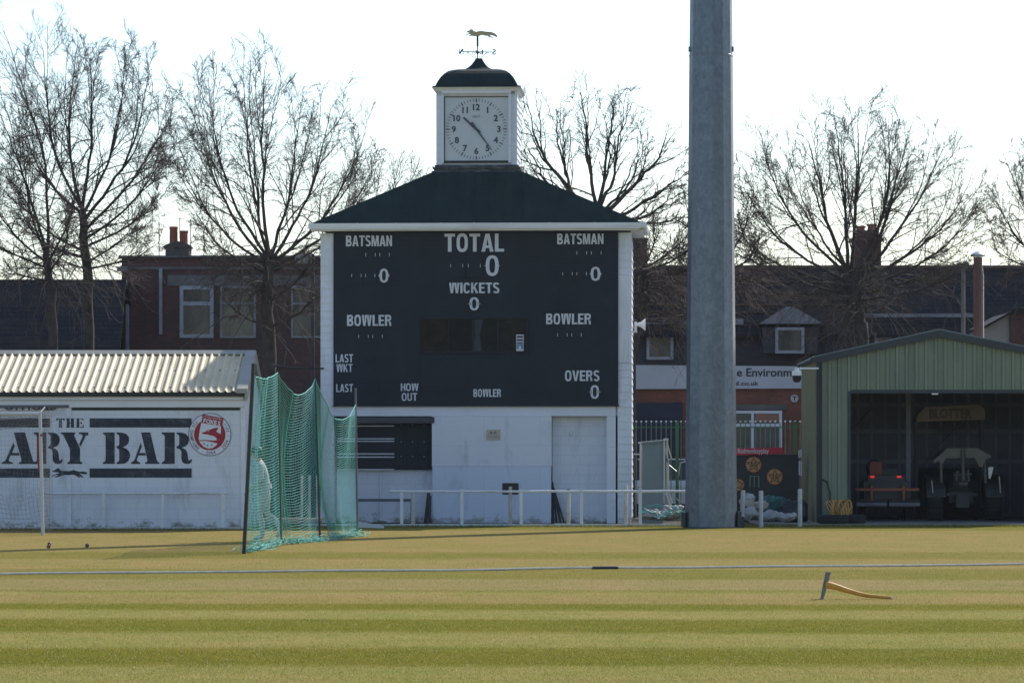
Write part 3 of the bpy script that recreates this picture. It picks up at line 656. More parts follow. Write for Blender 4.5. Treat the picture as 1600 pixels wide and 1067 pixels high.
rf = MB(); pitch = .164; nrib = int((0.0 - BX0) / pitch) + 1
prof = []
for i in range(nrib, -1, -1):
    x = -.30 - i * pitch
    prof += [(x - .049, 0), (x + .022, 0), (x + .036, .042), (x + .062, .042), (x + .100, 0)]
prof += [(.0, 0)]
for (ya, za, yb, zb, flip) in ((-.24, ez - .03, ry, rz_, False), (BD_ + .24, ez - .03, ry, rz_, True)):
    b = len(rf.v); sl = math.atan2(zb - za, abs(yb - ya)); oy = -math.sin(sl) * (1 if not flip else -1); oz = math.cos(sl)
    for (y, z) in ((ya, za), (yb, zb)):
        for x, h in prof: rf.v.append((x, y + oy * h, z + oz * h))
    n = len(prof)
    for i in range(n - 1):
        q = (b + i, b + i + 1, b + n + i + 1, b + n + i); rf.face(q if not flip else q[::-1])
ROOF = rf.build('roof', 'cream_roof', BB)
c = MB(); c.slab([(ry - .16, rz_ - .02), (ry, rz_ + .075), (ry + .16, rz_ - .02)], BX0, .06); c.build('ridge_cap', 'grey_trim', ROOF)
c = MB()
for (ya, yb) in ((-.26, ry), (BD_ + .26, ry)):
    sgn = 1 if ya < 0 else -1
    c.hexa([(-.16, ya, ez - .05), (.07, ya, ez - .05), (.07, yb - sgn * .02, rz_ - .02), (-.16, yb - sgn * .02, rz_ - .02), (-.16, ya, ez + .05), (.07, ya, ez + .05), (.07, yb - sgn * .02, rz_ + .06), (-.16, yb - sgn * .02, rz_ + .06)])
    c.hexa([(.01, ya, ez - .22), (.065, ya, ez - .22), (.065, yb - sgn * .02, rz_ - .20), (.01, yb - sgn * .02, rz_ - .20), (.01, ya, ez - .055), (.065, ya, ez - .055), (.065, yb - sgn * .02, rz_ - .025), (.01, yb - sgn * .02, rz_ - .025)])
c.build('barge_board', 'grey_trim', ROOF)
c = MB()
for i in range(0, nrib, 2):
    x = -.30 - i * pitch - .012
    for t in (.12, .55): c.lathe([(.018, 0), (.018, .015)], (x, -.24 + (ry + .24) * t, ez - .03 + (rz_ - ez + .03) * t + .002), 6)
c.build('roof_screw', 'tin_red', ROOF)
# painted lettering, stencil style
def q(pts, x0, x1, y0, y1): return [(X(x0 + a * (x1 - x0)), Z(y1 - b * (y1 - y0))) for a, b in pts]
STEM = [(0, 1), (.43, 1), (.43, 0), (0, 0), (0, .05), (.06, .07), (.1, .12), (.1, .88), (.06, .93), (0, .95)]
ST = {
 'B': [STEM, [(.5, 1), (.72, .99), (.86, .95), (.95, .86), (.965, .75), (.93, .65), (.85, .58), (.73, .53), (.87, .48), (.96, .40), (1, .29), (.98, .17), (.91, .07), (.79, .01), (.62, 0), (.5, 0), (.5, .05), (.57, .07), (.6, .13), (.6, .42), (.57, .48), (.5, .51), (.5, .55), (.57, .57), (.6, .62), (.6, .87), (.57, .93), (.5, .95)]],
 'R': [STEM, [(.49, 1), (.68, .99), (.80, .95), (.88, .86), (.90, .75), (.87, .64), (.79, .56), (.66, .515), (.77, .47), (.83, .40), (.86, .30), (.87, .15), (.9, .11), (.94, .12), (.97, .16), (1, .14), (.99, .07), (.93, .015), (.83, -.005), (.73, .02), (.665, .09), (.65, .2), (.65, .38), (.62, .45), (.56, .485), (.49, .5), (.49, .55), (.55, .57), (.58, .63), (.58, .87), (.55, .93), (.49, .95)]],
 'A': [[(.36, 1), (.68, 1), (.91, .12), (.95, .07), (1, .05), (1, 0), (.50, 0), (.50, .05), (.56, .07), (.58, .12), (.36, .96)], [(.34, .68), (.38, .56), (.20, .13), (.22, .08), (.32, .05), (.32, 0), (0, 0), (0, .05), (.07, .08), (.12, .14)], [(.29, .35), (.50, .35), (.52, .27), (.26, .27)]],
 'Y': [[(0, 1), (.53, 1), (.53, .95), (.48, .92), (.50, .86), (.70, .5), (.70, .12), (.72, .07), (.78, .05), (.78, 0), (.24, 0), (.24, .05), (.31, .07), (.33, .12), (.33, .48), (.10, .9), (.06, .94), (0, .95)], [(.66, 1), (1, 1), (.99, .9), (.91, .9), (.72, .55), (.67, .62), (.80, .88), (.76, .94), (.66, .95)]],
 'T': [[(0, 1), (.46, 1), (.46, .05), (.30, .04), (.30, 0), (.70, 0), (.70, .04), (.62, .08), (.62, .93), (.70, .93), (.85, .88), (.92, .74), (1, .74), (1, 1), (0, 1), (0, .74), (.08, .74), (.15, .88), (.32, .93), (.40, .93), (.40, .08), (.46, .05)]],
 'H': [STEM, [(.57, 1), (1, 1), (1, .95), (.93, .9), (.93, .1), (1, .05), (1, 0), (.57, 0)], [(.44, .56), (.56, .56), (.56, .46), (.44, .46)]],
 'E': [STEM, [(.5, 1), (.95, 1), (.96, .74), (.9, .74), (.8, .9), (.5, .93)], [(.5, .56), (.66, .56), (.72, .66), (.76, .66), (.76, .36), (.72, .36), (.66, .46), (.5, .46)], [(.5, 0), (.97, 0), (1, .28), (.93, .28), (.82, .1), (.5, .07)]]}
ST['T'] = [[(0, 1), (.47, 1), (.47, .0), (.26, 0), (.26, .05), (.34, .08), (.34, .92), (.2, .9), (.08, .74), (0, .74)], [(.53, 1), (1, 1), (1, .74), (.92, .74), (.8, .9), (.66, .92), (.66, .08), (.74, .05), (.74, 0), (.53, 0)]]
def stencil(name, chars, label=None):
    t = MB()
    for ch, x0, x1, y0, y1 in chars:
        for pl in ST[ch]: t.plate(q(pl, x0, x1, y0, y1), -.006, -.002)
    o = t.build(name, 'sign_black', BB); return o
stencil('sign_lettering', [('R', -46, -1, 675.3, 724.6), ('A', 3, 56, 675.3, 724.6), ('R', 53, 98, 675.3, 724.6), ('Y', 95, 138, 675.3, 724.6)])
stencil('sign_lettering', [('B', 160.8, 203.4, 675.3, 724.6), ('A', 205, 249, 675.3, 724.6), ('R', 252.6, 300, 675.3, 724.6)])
stencil('sign_lettering', [('T', 88, 101, 653.5, 668), ('H', 103, 116.5, 653.5, 668), ('E', 118.5, 131, 653.5, 668)])
for x0, x1, y0, y1 in ((-75, 78, 653.5, 667.5), (-75, 78, 731.5, 746), (140, 299.5, 653.3, 667.7), (140, 299.5, 731.5, 746)):
    t = MB(); t.box(X(x0), X(x1), -.006, -.002, Z(y1), Z(y0)); t.build('sign_band', 'sign_black', BB)
t = MB(); put_text(t, 'OTTTOLES', X(8), X(88), Z(640.8), Z(632), -.061, .004, .05); t.build('upper_lettering', 'sign_black', BB)
WF = [(247, 627), (262, 622), (274, 612), (284, 616), (290, 625), (330, 627), (352, 622), (376, 630), (398, 629), (416, 634), (412, 642), (392, 641), (376, 637), (386, 645), (398, 655), (393, 658), (374, 648), (384, 657), (376, 657), (352, 644), (326, 646), (308, 645), (285, 652), (268, 657), (258, 655), (280, 646), (268, 645), (248, 654), (246, 650), (268, 640), (284, 637), (272, 632), (256, 632)]
t = MB(); t.plate([(X(a / 3.048), Z(530 + b / 3.048)) for a, b in WF], -.006, -.002); t.build('fox_silhouette', 'sign_black', BB)
# round crest
cx, cz, k = X(327.8), Z(678.7), 1 / (11.86 * F.S)
def circ(r, n=48): return [(cx + r * k * math.cos(2 * math.pi * i / n), cz + r * k * math.sin(2 * math.pi * i / n)) for i in range(n)]
def cp(pts): return [(cx + (a - 685) * k, cz - (b - 578) * k) for a, b in pts]
t = MB(); t.plate(circ(396), -.010, -.002); CR = t.build('club_crest', mat('crest_edge', (.07, .06, .11), .6), BB)
t = MB(); t.plate(circ(384), -.013, -.0102); t.build('crest_disc', 'crest_white', CR)
t = MB(); t.plate(circ(291), -.016, -.0132); t.build('crest_roundel', 'crest_red', CR)
SH = [(522, 345), (915, 400), (910, 560), (885, 690), (830, 780), (750, 840), (660, 852), (570, 815), (500, 740), (470, 660), (490, 500)]
t = MB(); t.plate(cp(SH), -.019, -.0162); t.k = 1; t.plate(cp([(685 + (a - 690) * .93, 600 + (b - 600) * .95) for a, b in SH]), -.022, -.0192); t.build('crest_shield', ['crest_red', 'crest_white'], CR)
t = MB(); t.plate(cp([(540, 540), (600, 530), (635, 500), (690, 490), (760, 460), (850, 445), (830, 490), (800, 520), (895, 575), (860, 700), (830, 745), (720, 715), (600, 695), (495, 700), (510, 682), (600, 678), (760, 690), (825, 680), (800, 640), (740, 605), (640, 575), (560, 568)]), -.026, -.0222)
t.k = 1; t.plate(cp([(640, 520), (668, 512), (672, 522), (650, 527)]), -.028, -.0262); t.plate(cp([(700, 590), (760, 605), (825, 655), (790, 640), (740, 612)]), -.028, -.0262)
t.build('fox_head', ['crest_red', 'crest_white'], CR)
t = MB()
for sx, sy in ((582, 750), (645, 780), (722, 773)): t.plate([(cx + (sx - 685 + (20 if i % 2 == 0 else 9) * math.sin(i * math.pi / 5)) * k, cz - (sy - 578 - (20 if i % 2 == 0 else 9) * math.cos(i * math.pi / 5)) * k) for i in range(10)], -.026, -.0222)
t.build('crest_star', 'ink', CR)
t = MB(); t.plate(cp([(556, 203), (938, 275), (915, 428), (535, 362)]), -.029, -.0225); bn = t.build('crest_banner', 'crest_red', CR)
t = MB(); ang = R(-10.5)
for i, ch in enumerate('FOXES'): put_glyph(t, ch, cx + (592 + i * 67 - 685) * k, cz - (322 + i * 12.5 - 578) * k, 82 * k, ang, -.0292, .004, .03, .95)
for i, ch in enumerate('LEICESTERSHIRE'): put_glyph(t, ch, cx + (588 + i * 23.5 - 685) * k, cz - (243 + i * 4.3 - 578) * k, 30 * k, ang, -.0292, .004, .0, .8)
bnl = t.build('crest_lettering', 'crest_white', CR)
t = MB(); txt = 'T20 CHAMPIONS \u00b7 2004 \u00b7 2006 \u00b7 2011'; a0, a1 = 137, 394
for i, ch in enumerate(txt):
    if ch == ' ': continue
    a = R(a0 + (a1 - a0) * i / (len(txt) - 1))
    put_glyph(t, ch, cx + 338 * k * math.cos(a), cz + 338 * k * math.sin(a), (58 if ch != '\u00b7' else 12) * k, a + math.pi / 2, -.0132, .004, .015, .8)
t.build('crest_lettering', mat('crest_ink', (.10, .03, .06), .6), CR)
# ------------------------------------------------------------------ green metal shed
F = Frame(1276, 82.4); X, Z = F.X, F.Z
SHED_RZ = R(-1.75); SD = 6.2
SH_ = thing('machinery_shed', F.loc, 'open fronted green ribbed steel machinery shed with shallow pitched dark roof edge', 'shed', rz=SHED_RZ)
SW = 2 * X(1466.5)
def ribbed(mb, x0, x1, zb, zt, y, pitch=.221, off=0.0, depth=.046):
    """vertical box-rib cladding facing -y; zb/zt are functions of x"""
    x = x0; prof = []
    i = 0
    while x < x1 - 1e-6:
        for dx, h in ((0, 0), (.135, 0), (.150, 1), (.206, 1)):
            if x + dx < x1: prof.append((x + dx, h))
        x += pitch
    prof.append((x1, 0)); b = len(mb.v)
    for px, h in prof: mb.v.append((px, y - h * depth, zb(px))); mb.v.append((px, y - h * depth, zt(px)))
    for i in range(len(prof) - 1): mb.face((b + 2 * i, b + 2 * i + 2, b + 2 * i + 3, b + 2 * i + 1))
eave, apex = Z(560), Z(527)
def top(x): return eave + (apex - eave) * (1 - abs(x - SW / 2) / (SW / 2))
ox0 = X(1327); oz = Z(611); ox1 = SW - ox0
w = MB(); ribbed(w, .12, ox0, lambda x: 0, lambda x: oz, 0); ribbed(w, ox1, SW, lambda x: 0, lambda x: oz, 0)
ribbed(w, .12, SW - .1, lambda x: oz + .0, lambda x: top(x), -.002); w.build('front_cladding', 'green_steel', SH_)
w = MB()
ribbed(w, 0, SD, lambda x: 0, lambda x: eave, 0)
w.v = [(y, SD - x, z) for x, y, z in w.v]; w.build('side_cladding', 'olive_steel', SH_)
w = MB(); w.box(.03, SW, SD, SD + .05, 0, eave); w.box(SW - .02, SW + .03, 0, SD, 0, eave); w.box(.031, .06, .05, SD, .0, eave); w.plate([(.03, eave), (SW, eave), (SW / 2, apex)], SD, SD + .05); w.build('rear_wall', mat('shed_lining', (.15, .165, .215), .7, var=.15), SH_)
w = MB()
for s_ in (0, 1):
    xa = -.07 if s_ == 0 else SW + .30
    w.hexa([(xa, -.10, eave + .0), (SW / 2, -.10, apex + .14), (SW / 2, SD + .1, apex + .14), (xa, SD + .1, eave + .0), (xa, -.10, eave + .05), (SW / 2, -.10, apex + .19), (SW / 2, SD + .1, apex + .19), (xa, SD + .1, eave + .05)])
RF = w.build('roof', 'cabinet', SH_)
w = MB()
for s_ in (0, 1):
    xa = -.07 if s_ == 0 else SW + .28; za = eave
    w.hexa([(xa, -.14, za - .115), (SW / 2, -.14, apex - .005), (SW / 2, -.101, apex - .005), (xa, -.101, za - .115), (xa, -.14, za + .03), (SW / 2, -.14, apex + .165), (SW / 2, -.101, apex + .165), (xa, -.101, za + .03)])
w.build('barge_trim', 'dark_steel', SH_)
w = MB(); w.tube([(-.10, -.1, eave - .03), (-.10, SD, eave - .03)], .055, 8); w.build('gutter', 'dark_steel', SH_)
w = MB(); w.box(-.005, .12, -.06, -.005, 0, eave); w.box(ox0 - .03, ox0 + .03, -.05, .12, 0, oz); w.box(ox1 - .03, ox1 + .03, -.05, .12, 0, oz); w.box(ox0 + .031, ox1 - .031, -.05, .10, oz - .05, oz + .03); w.build('corner_trim', 'dark_steel', SH_)
w = MB(); w.box(X(1429), X(1437), 2.6, 2.8, 0, apex - .1); w.box(X(1429) + 3.6, X(1437) + 3.6, 2.6, 2.8, 0, apex - .2); w.build('inner_column', mat('column_grey', (.13, .14, .16), .6), SH_)
w = MB()
for z in (1.35, 2.1, 2.75): w.box(.1, SW - .1, SD - .12, SD - .04, z, z + .1)
for x0 in (.5, 3.0): w.tube([(x0, SD - .15, 1.4), (x0 + 1.2, SD - .15, 2.7)], .025, 5)
for x in np.arange(.3, SW - .2, .34): w.box(x, x + .06, SD - .035, SD - .005, .1, eave - .1)
w.build('inner_rails', mat('rail_grey', (.23, .25, .30), .6), SH_)
w = MB(); w.box(X(1455), X(1465), -.06, -.052, Z(616.5), Z(614.5)); w.build('door_plate', 'alu', SH_)
w = MB(); w.tube([(.06, -.11, .05), (.06, -.11, eave - .15)], .035, 8); w.tube([(.06, -.12, Z(747)), (.22, -.16, Z(752)), (.30, -.18, Z(770)), (.28, -.2, Z(795))], .022, 6); w.build('downpipe', 'pole_black', SH_)
c = MB(); c.lathe([(.03, Z(579)), (.10, Z(580)), (.115, Z(584)), (.115, Z(587)), (.0, Z(587.2))][::-1], (-.47, -.28, 0), 14); c.box(-.40, .03, -.295, -.265, Z(577), Z(574.5)); c.box(.0, .03, -.264, -.062, Z(577), Z(574.5)); c.tube([(-.47, -.28, Z(575)), (-.47, -.28, Z(580))], .05, 10)
DC = c.build('dome_camera', 'gutter_white', SH_, True)
c = MB(); c.lathe([(.0, Z(598)), (.07, Z(597)), (.10, Z(593)), (.105, Z(587.2))], (-.47, -.28, 0), 14); c.build('camera_dome', 'black', DC, True)

# machines inside the shed
def local(F, px, py, dy, rz): # world point of a shed-local position
    lx = F.X(px); p = Matrix.Rotation(rz, 3, 'Z') @ Vector((lx, dy, 0)); return (F.loc[0] + p.x, F.loc[1] + p.y, 0)
def wheel(parent, x, y, r, w, hub='machine_green'):
    t = MB(); t.lathe([(r * .55, -w / 2), (r * .9, -w / 2), (r, -w * .35), (r, w * .35), (r * .9, w / 2), (r * .55, w / 2)], (x, y, r), 20, 'x')
    for i in range(14):
        a = 2 * math.pi * i / 14; t.box(x - w * .45, x + w * .45, y + math.cos(a) * r - .02, y + math.cos(a) * r + .02, r + math.sin(a) * r - .02, r + math.sin(a) * r + .02)
    o = t.build('wheel', 'tyre', parent); h = MB(); h.lathe([(r * .15, -w * .42), (r * .54, -w * .42), (r * .54, w * .42), (r * .15, w * .42)], (x, y, r), 14, 'x'); h.build('hub', hub, o)
S_ = F.S
Fm = Frame(1394, 84.2)
MW = thing('ride_on_mower', local(F, 1394, 0, 1.9, SHED_RZ), 'red seated ride-on mower with lit tail lamps and orange rear bar', 'mower', rz=SHED_RZ)
mx, mz = Fm.X, Fm.Z
t = MB(); t.box(mx(1360), mx(1432), .25, 1.8, .35, mz(752)); t.box(mx(1366), mx(1424), .2, .9, mz(752), mz(743)); t.box(mx(1372), mx(1416), .9, 1.9, mz(752), mz(733)); t.build('body', 'dark_steel', MW)
t = MB(); t.box(mx(1370), mx(1389), .35, .45, mz(741), mz(722)); t.box(mx(1370), mx(1389), .45, .85, mz(744), mz(739)); t.build('seat', 'red_paint', MW)
t = MB(); t.lathe([(.17, -.02), (.2, 0), (.17, .02)], (mx(1380), 1.05, mz(731)), 14, 'y'); t.tube([(mx(1380), 1.05, mz(731)), (mx(1380), 1.3, mz(744))], .025); t.build('steering_wheel', 'black', MW)
for a in (1373, 1415): t = MB(); t.box(mx(a - 3.3), mx(a + 3.3), .17, .199, mz(746.4), mz(743.2)); t.build('tail_lamp', 'tail_lamp', MW)
t = MB(); t.box(mx(1346), mx(1445), -.05, .0, mz(766.5), mz(762.5))
for a in (1371, 1421): t.box(mx(a - 1.8), mx(a + 1.8), -.04, .25, mz(781), mz(758.5))
for a in (1370, 1419): t.tube([(mx(a), .0, mz(764)), (mx(a), .5, mz(752))], .03, 6)
t.build('lift_bar', 'orange_paint', MW)
for a, b in ((1347, 1394), (1398, 1446)):
    t = MB(); t.box(mx(a), mx(b), -.10, .2, mz(791), mz(783)); t.k = 1; t.tube([(mx(a), -.12, mz(788)), (mx(b), -.12, mz(788))], .05, 8); t.k = 0; t.box(mx(a), mx(b), -.02, .2, mz(782.8), mz(779)); t.build('cutting_unit', ['timber_dark', 'linkage_bar'], MW)
for a in (1360, 1432): wheel(MW, mx(a), .7, .27, .2); wheel(MW, mx(a) * .9, 1.75, .22, .16)
# tractor, seen from behind
Ft = Frame(1514, 84.0); mx, mz = Ft.X, Ft.Z
TR = thing('compact_tractor', local(F, 1514, 0, 1.7, SHED_RZ), 'dark compact tractor seen from behind with pale faceted canopy in the shed', 'tractor', rz=SHED_RZ)
t = MB(); t.box(mx(1495), mx(1533), .3, 2.6, .45, mz(768)); t.box(mx(1499), mx(1529), 1.0, 2.7, mz(768), mz(752)); t.box(mx(1504), mx(1524), -.1, .3, .35, mz(772)); t.box(mx(1490), mx(1538), .1, .3, mz(775), mz(770)); t.build('body', 'machine_green', TR)
t = MB(); t.box(mx(1503), mx(1525), .45, .55, mz(757), mz(738)); t.box(mx(1503), mx(1525), .55, .95, mz(762), mz(757)); t.build('seat', 'black', TR)
ol = [(1469, 722), (1470, 718), (1491, 700.5), (1537, 700), (1558, 712), (1559, 714.5), (1551, 717), (1545, 729), (1540, 729), (1533, 715), (1488, 715.5), (1485, 722), (1480, 726), (1477, 719), (1472, 723)]
t = MB(); t.plate([(mx(a), mz(b)) for a, b in ol], -.05, .0); t.hexa([(mx(1472), .0, mz(717)), (mx(1557), .0, mz(714)), (mx(1555), 1.4, mz(714)), (mx(1474), 1.4, mz(717)), (mx(1490), .0, mz(700)), (mx(1538), .0, mz(700)), (mx(1536), 1.4, mz(700)), (mx(1492), 1.4, mz(700))]); t.build('canopy', 'canopy', TR)
for a, b in ((1481, 1482.5), (1549, 1551.5)): t = MB(); t.tube([(mx(a), .05, mz(717)), (mx(b), .2, mz(754))], .038, 6); t.build('canopy_post', 'canopy', TR)
t = MB(); t.tube([(mx(1514), -.12, mz(701)), (mx(1515), -.10, mz(750))], .05, 6); t.box(mx(1508), mx(1521), -.2, -.05, mz(757.5), mz(753.5)); t.tube([(mx(1506), -.1, mz(735)), (mx(1504), -.1, mz(750))], .03, 6); t.tube([(mx(1522), -.1, mz(733)), (mx(1524), -.1, mz(752))], .03, 6); t.tube([(mx(1500), -.1, mz(742)), (mx(1528), -.1, mz(740))], .022, 6); t.build('linkage', mat('linkage', (.09, .088, .08), .6), TR)
for a in (1474, 1566): wheel(TR, mx(a), .7, .52, .36); wheel(TR, mx(1514) + (mx(a) - mx(1514)) * .8, 2.5, .35, .25)
for s_, a in ((-1, 1474), (1, 1566)):
    t = MB(); pts = [(.7 + .60 * math.cos(R(u)), .52 + .60 * math.sin(R(u))) for u in range(20, 171, 15)]
    t.slab(pts + [(y, z - .04) for y, z in pts[::-1]], mx(a) - .22, mx(a) + .22); t.build('mudguard', 'machine_green', TR)
t = MB(); t.plate([(mx(1554), mz(730)), (mx(1562), mz(729)), (mx(1560), mz(738)), (mx(1557), mz(748)), (mx(1554.5), mz(747))], -.05, -.02); t.build('side_plate', 'gutter_white', TR)
for a, y0, y1 in ((1465.5, 750, 770), (1570.5, 744, 770)): t = MB(); t.tube([(mx(a), -.12, mz(y0)), (mx(a + 2), -.1, mz(y1))], .012, 6); t.build('glint_rod', 'alu', TR)  # bright rods stand in for the vertical glints beside the rear wheels
# blotter: drum machine with a lettered hood
Fb = Frame(1506, 85.9); mx, mz = Fb.X, Fb.Z
BL = thing('water_blotter', local(F, 1506, 0, 3.6, SHED_RZ), 'tall drum water roller with tan hood lettered BLOTTER behind the tractor', 'roller', rz=SHED_RZ)
t = MB(); t.plate([(mx(a), mz(b)) for a, b in ((1453, 659), (1453.5, 650), (1466, 636), (1552, 632), (1560, 640), (1561, 655.5))], -.1, .9); HD = t.build('hood', 'blotter_tan', BL)
t = MB(); put_text(t, 'BLOTTER', mx(1473), mx(1540), mz(654.5), mz(638), -.102, .006, .05); t.build('lettering', mat('blotter_ink', (.09, .06, .045), .6), HD)
t = MB(); t.lathe([(.1, mx(1462)), (.62, mx(1462)), (.62, mx(1552)), (.1, mx(1552))], (0, .6, .64), 24, 'x'); t.build('drum', 'tarp_dark', BL)
t = MB()
for a in (1455, 1557): t.box(mx(a) - .03, mx(a) + .03, .2, .28, .3, mz(657)); t.box(mx(a) - .03, mx(a) + .03, .55, .65, .3, mz(657))
t.build('frame', 'dark_steel', BL)

# hose coil and tyres outside the shed
HP = (wx(1312, 81.9), 81.7)
t = MB()
rr = random.Random(3)
for i in range(22):
    ph = (i - 11) / 11 * .16; r_ = .235 + rr.uniform(-.025, .02); pts = []
    for k in range(17):
        a = 2 * math.pi * k / 16; pts.append((ph * 1.35 + .05 * math.sin(a * 2 + i) + .12 * math.sin(a) * (i - 11) / 22, .10 * math.cos(a + i * .3) , .30 + r_ * math.sin(a)))
        pts[-1] = (pts[-1][0] + r_ * .25 * math.cos(a), pts[-1][1] + r_ * .9 * math.cos(a), pts[-1][2])
    t.tube(pts, .0125, 6, False)
o = t.build('hose_coil', 'hose', None, True, (HP[0], HP[1], .02)); tag(o, 'coil of yellow hose lying against the front of the green shed', 'hose')
def tyre(x, y, r, lab, flat=True):
    t = MB(); pr = [(r * .62, -.08), (r * .9, -.1), (r, -.06), (r, .06), (r * .9, .1), (r * .62, .08), (r * .56, 0)]
    t.lathe(pr, (0, 0, .1), 20); o = t.build('old_tyre', 'tyre', None, True, (x, y, .035)); tag(o, lab, 'tyre')
tyre(wx(1302, 81.3), 81.3, .36, 'black tyre lying flat below the yellow hose coil')
tyre(wx(1334, 81.6), 81.6, .27, 'smaller black tyre lying flat at the edge of the shed doorway')

# ------------------------------------------------------------------ floodlight pole
PD = 78.9; px0 = wx(1111, PD)
P = thing('floodlight_pole', (px0, PD, 0), 'huge tapering galvanised steel floodlight pole rising out of the picture', 'pole')
def prism(mb, prof, sides=12, rot=0.0):
    b = len(mb.v)
    for r_, z in prof:
        for k in range(sides):
            a = rot + 2 * math.pi * k / sides; mb.v.append((r_ * math.cos(a), r_ * math.sin(a), z))
    for i in range(len(prof) - 1):
        for k in range(sides): mb.face((b + i * sides + k, b + i * sides + (k + 1) % sides, b + (i + 1) * sides + (k + 1) % sides, b + (i + 1) * sides + k))
    n = len(prof); mb.face([b + k for k in range(sides)][::-1]); mb.face([b + (n - 1) * sides + k for k in range(sides)])
zj = CAMZ + (HOR - 87) / FPX * PD; k_ = PD / FPX
t = MB(); prism(t, [(40.6 * k_ / math.cos(R(0)), .02), (34 * k_, zj)]); t.build('lower_section', 'galv', P)
t = MB(); prism(t, [(34.6 * k_, zj - .03), (34.6 * k_, zj + .0), (33.9 * k_, zj + .01), (18 * k_, 29)]); t.build('upper_section', 'galv', P)
t = MB()
for s_ in (-1, 1): t.box(s_ * 34.0 * k_ - .02, s_ * 34.0 * k_ + .02, -.05, .03, zj + .08, zj + .19)
t.build('joint_lug', 'galv', P)
t = MB(); t.lathe([(.63, 0), (.63, .025), (.5, .025)], (0, 0, 0), 24); t.box(.575, .66, -.2, .0, .026, .36); t.box(-.66, -.575, -.2, .0, .026, .34); t.box(.661, .73, -.02, .2, .0, .24)
t.build('base_flange', 'dark_steel', P)


# ------------------------------------------------------------------ perimeter rails
def rail(name, lab, d0, xs0, xs1, ytop, posts, rad=.028, kerb=None, wob=.0):
    o = thing(name, (wx((xs0 + xs1) / 2, d0), d0, 0), lab, 'railing'); S = FPX / d0; cx_ = (xs0 + xs1) / 2
    zt = CAMZ + (HOR - ytop) / S; r_ = random.Random(xs0)
    t = MB(); n = 24
    t.tube([((xs0 + (xs1 - xs0) * i / n - cx_) / S, 0, zt + r_.uniform(-wob, wob)) for i in range(n + 1)], rad, 8); t.build('top_rail', 'rail_white', o)
    for p in posts:
        t = MB(); a = (p - cx_) / S; l_ = r_.uniform(-.01, .01); t.box(a - .035 + l_, a + .035 + l_, -.02, .05, 0, zt + .05); t.build('rail_post', 'rail_white', o)
    if kerb:
        t = MB(); a, b = ((kerb[0] - cx_) / S, (kerb[1] - cx_) / S); n = max(1, int((b - a) / 2.2))
        for i in range(n):
            u = a + (b - a) * i / n; v = a + (b - a) * (i + 1) / n - .012; e = r_.uniform(-.006, .012); t.hexa([(u, -.07, -.02), (v, -.07, -.02), (v, -.03, -.02), (u, -.03, -.02), (u, -.07, .062 + e), (v, -.07, .058 - e), (v, -.03, .058 - e), (u, -.03, .062 + e)])
        t.build('kick_board', 'rail_white', o)
    return o
rail('boundary_railing', 'low white boundary railing in front of the block pavilion wall', 77.0, 66, 357, 770.5, (69, 161, 255, 349), kerb=(-160, 384), wob=.004)
rail('boundary_railing', 'low white boundary railing running below the scoreboard to the big pole', 80.0, 609, 1072, 767.5, (627, 722, 814, 908, 1001), kerb=(470, 1064), wob=.004)
def stake(px, ytop, ybase, d, lab, m='post_white', w=.05, lean=0.0, cap=None):
    S = FPX / d; t = MB(); h = (ybase - ytop) / S
    t.tube([(0, 0, 0), (lean, 0, h - .02), (lean * 1.02, 0, h)], [w, w, w * .8], 10)
    o = t.build('fence_post', m, None, True, (wx(px, d), d, 0)); tag(o, lab, 'post'); 
    if cap: c = MB(); c.tube([(lean, 0, h), (lean, 0, h + .06)], w * .9, 8); c.build('post_cap', cap, o)
    return o
stake(1159, 754, 811, 79.9, 'white post close to the right edge of the big steel pole', lean=.03)
stake(1189, 759, 816, 79.4, 'white post in front of the sacks, left of the gold 25 disc')
stake(1250, 756, 815, 79.8, 'white post standing beside the corner of the green shed', 'old_white')
for px, yt, lab, m, cap in ((108, 758, 'weathered white stub post behind the railing below the running fox emblem', 'old_white', None), (196, 764, 'thin white stub post behind the railing below the B of BAR', 'old_white', None),
        (645, 766, 'weathered white stub post by the dark hurdle in the left recess', 'old_white', None), (888, 768, 'stub post with black cap in front of the white right recess', 'old_white', 'black'), (978, 758, 'pinkish weathered post at the right corner of the scoreboard', 'old_white', None)):
    d = 77.4 if px < 300 else 80.5
    stake(px, yt, 690 + CAMZ * FPX / d, d, lab, m, .045, cap=cap)
# sign on a thin post
d = 80.45; S = FPX / d
o = thing('board_stand', (wx(797.5, d), d, 0), 'small black plate on a white post before the white plinth wall', 'sign'); z = lambda y: CAMZ + (HOR - y) / S
t = MB(); t.tube([(0, .03, 0), (0, .02, z(760))], .04, 8); t.build('post', 'old_white', o)
pl = [(-.19 + .03 * a, b) for a, b in ((0, 0),)]
def rrect(w, z0, z1, r=.03, n=5):
    out = []
    for cx_, cz_, a0 in ((w - r, z0 + r, -90), (w - r, z1 - r, 0), (-w + r, z1 - r, 90), (-w + r, z0 + r, 180)):
        out += [(cx_ + r * math.cos(R(a0 + 90 * i / n)), cz_ + r * math.sin(R(a0 + 90 * i / n))) for i in range(n + 1)]
    return out
t = MB(); t.plate(rrect(.185, z(772.5), z(754.5)), .062, .075); t.build('plate', 'black', o)
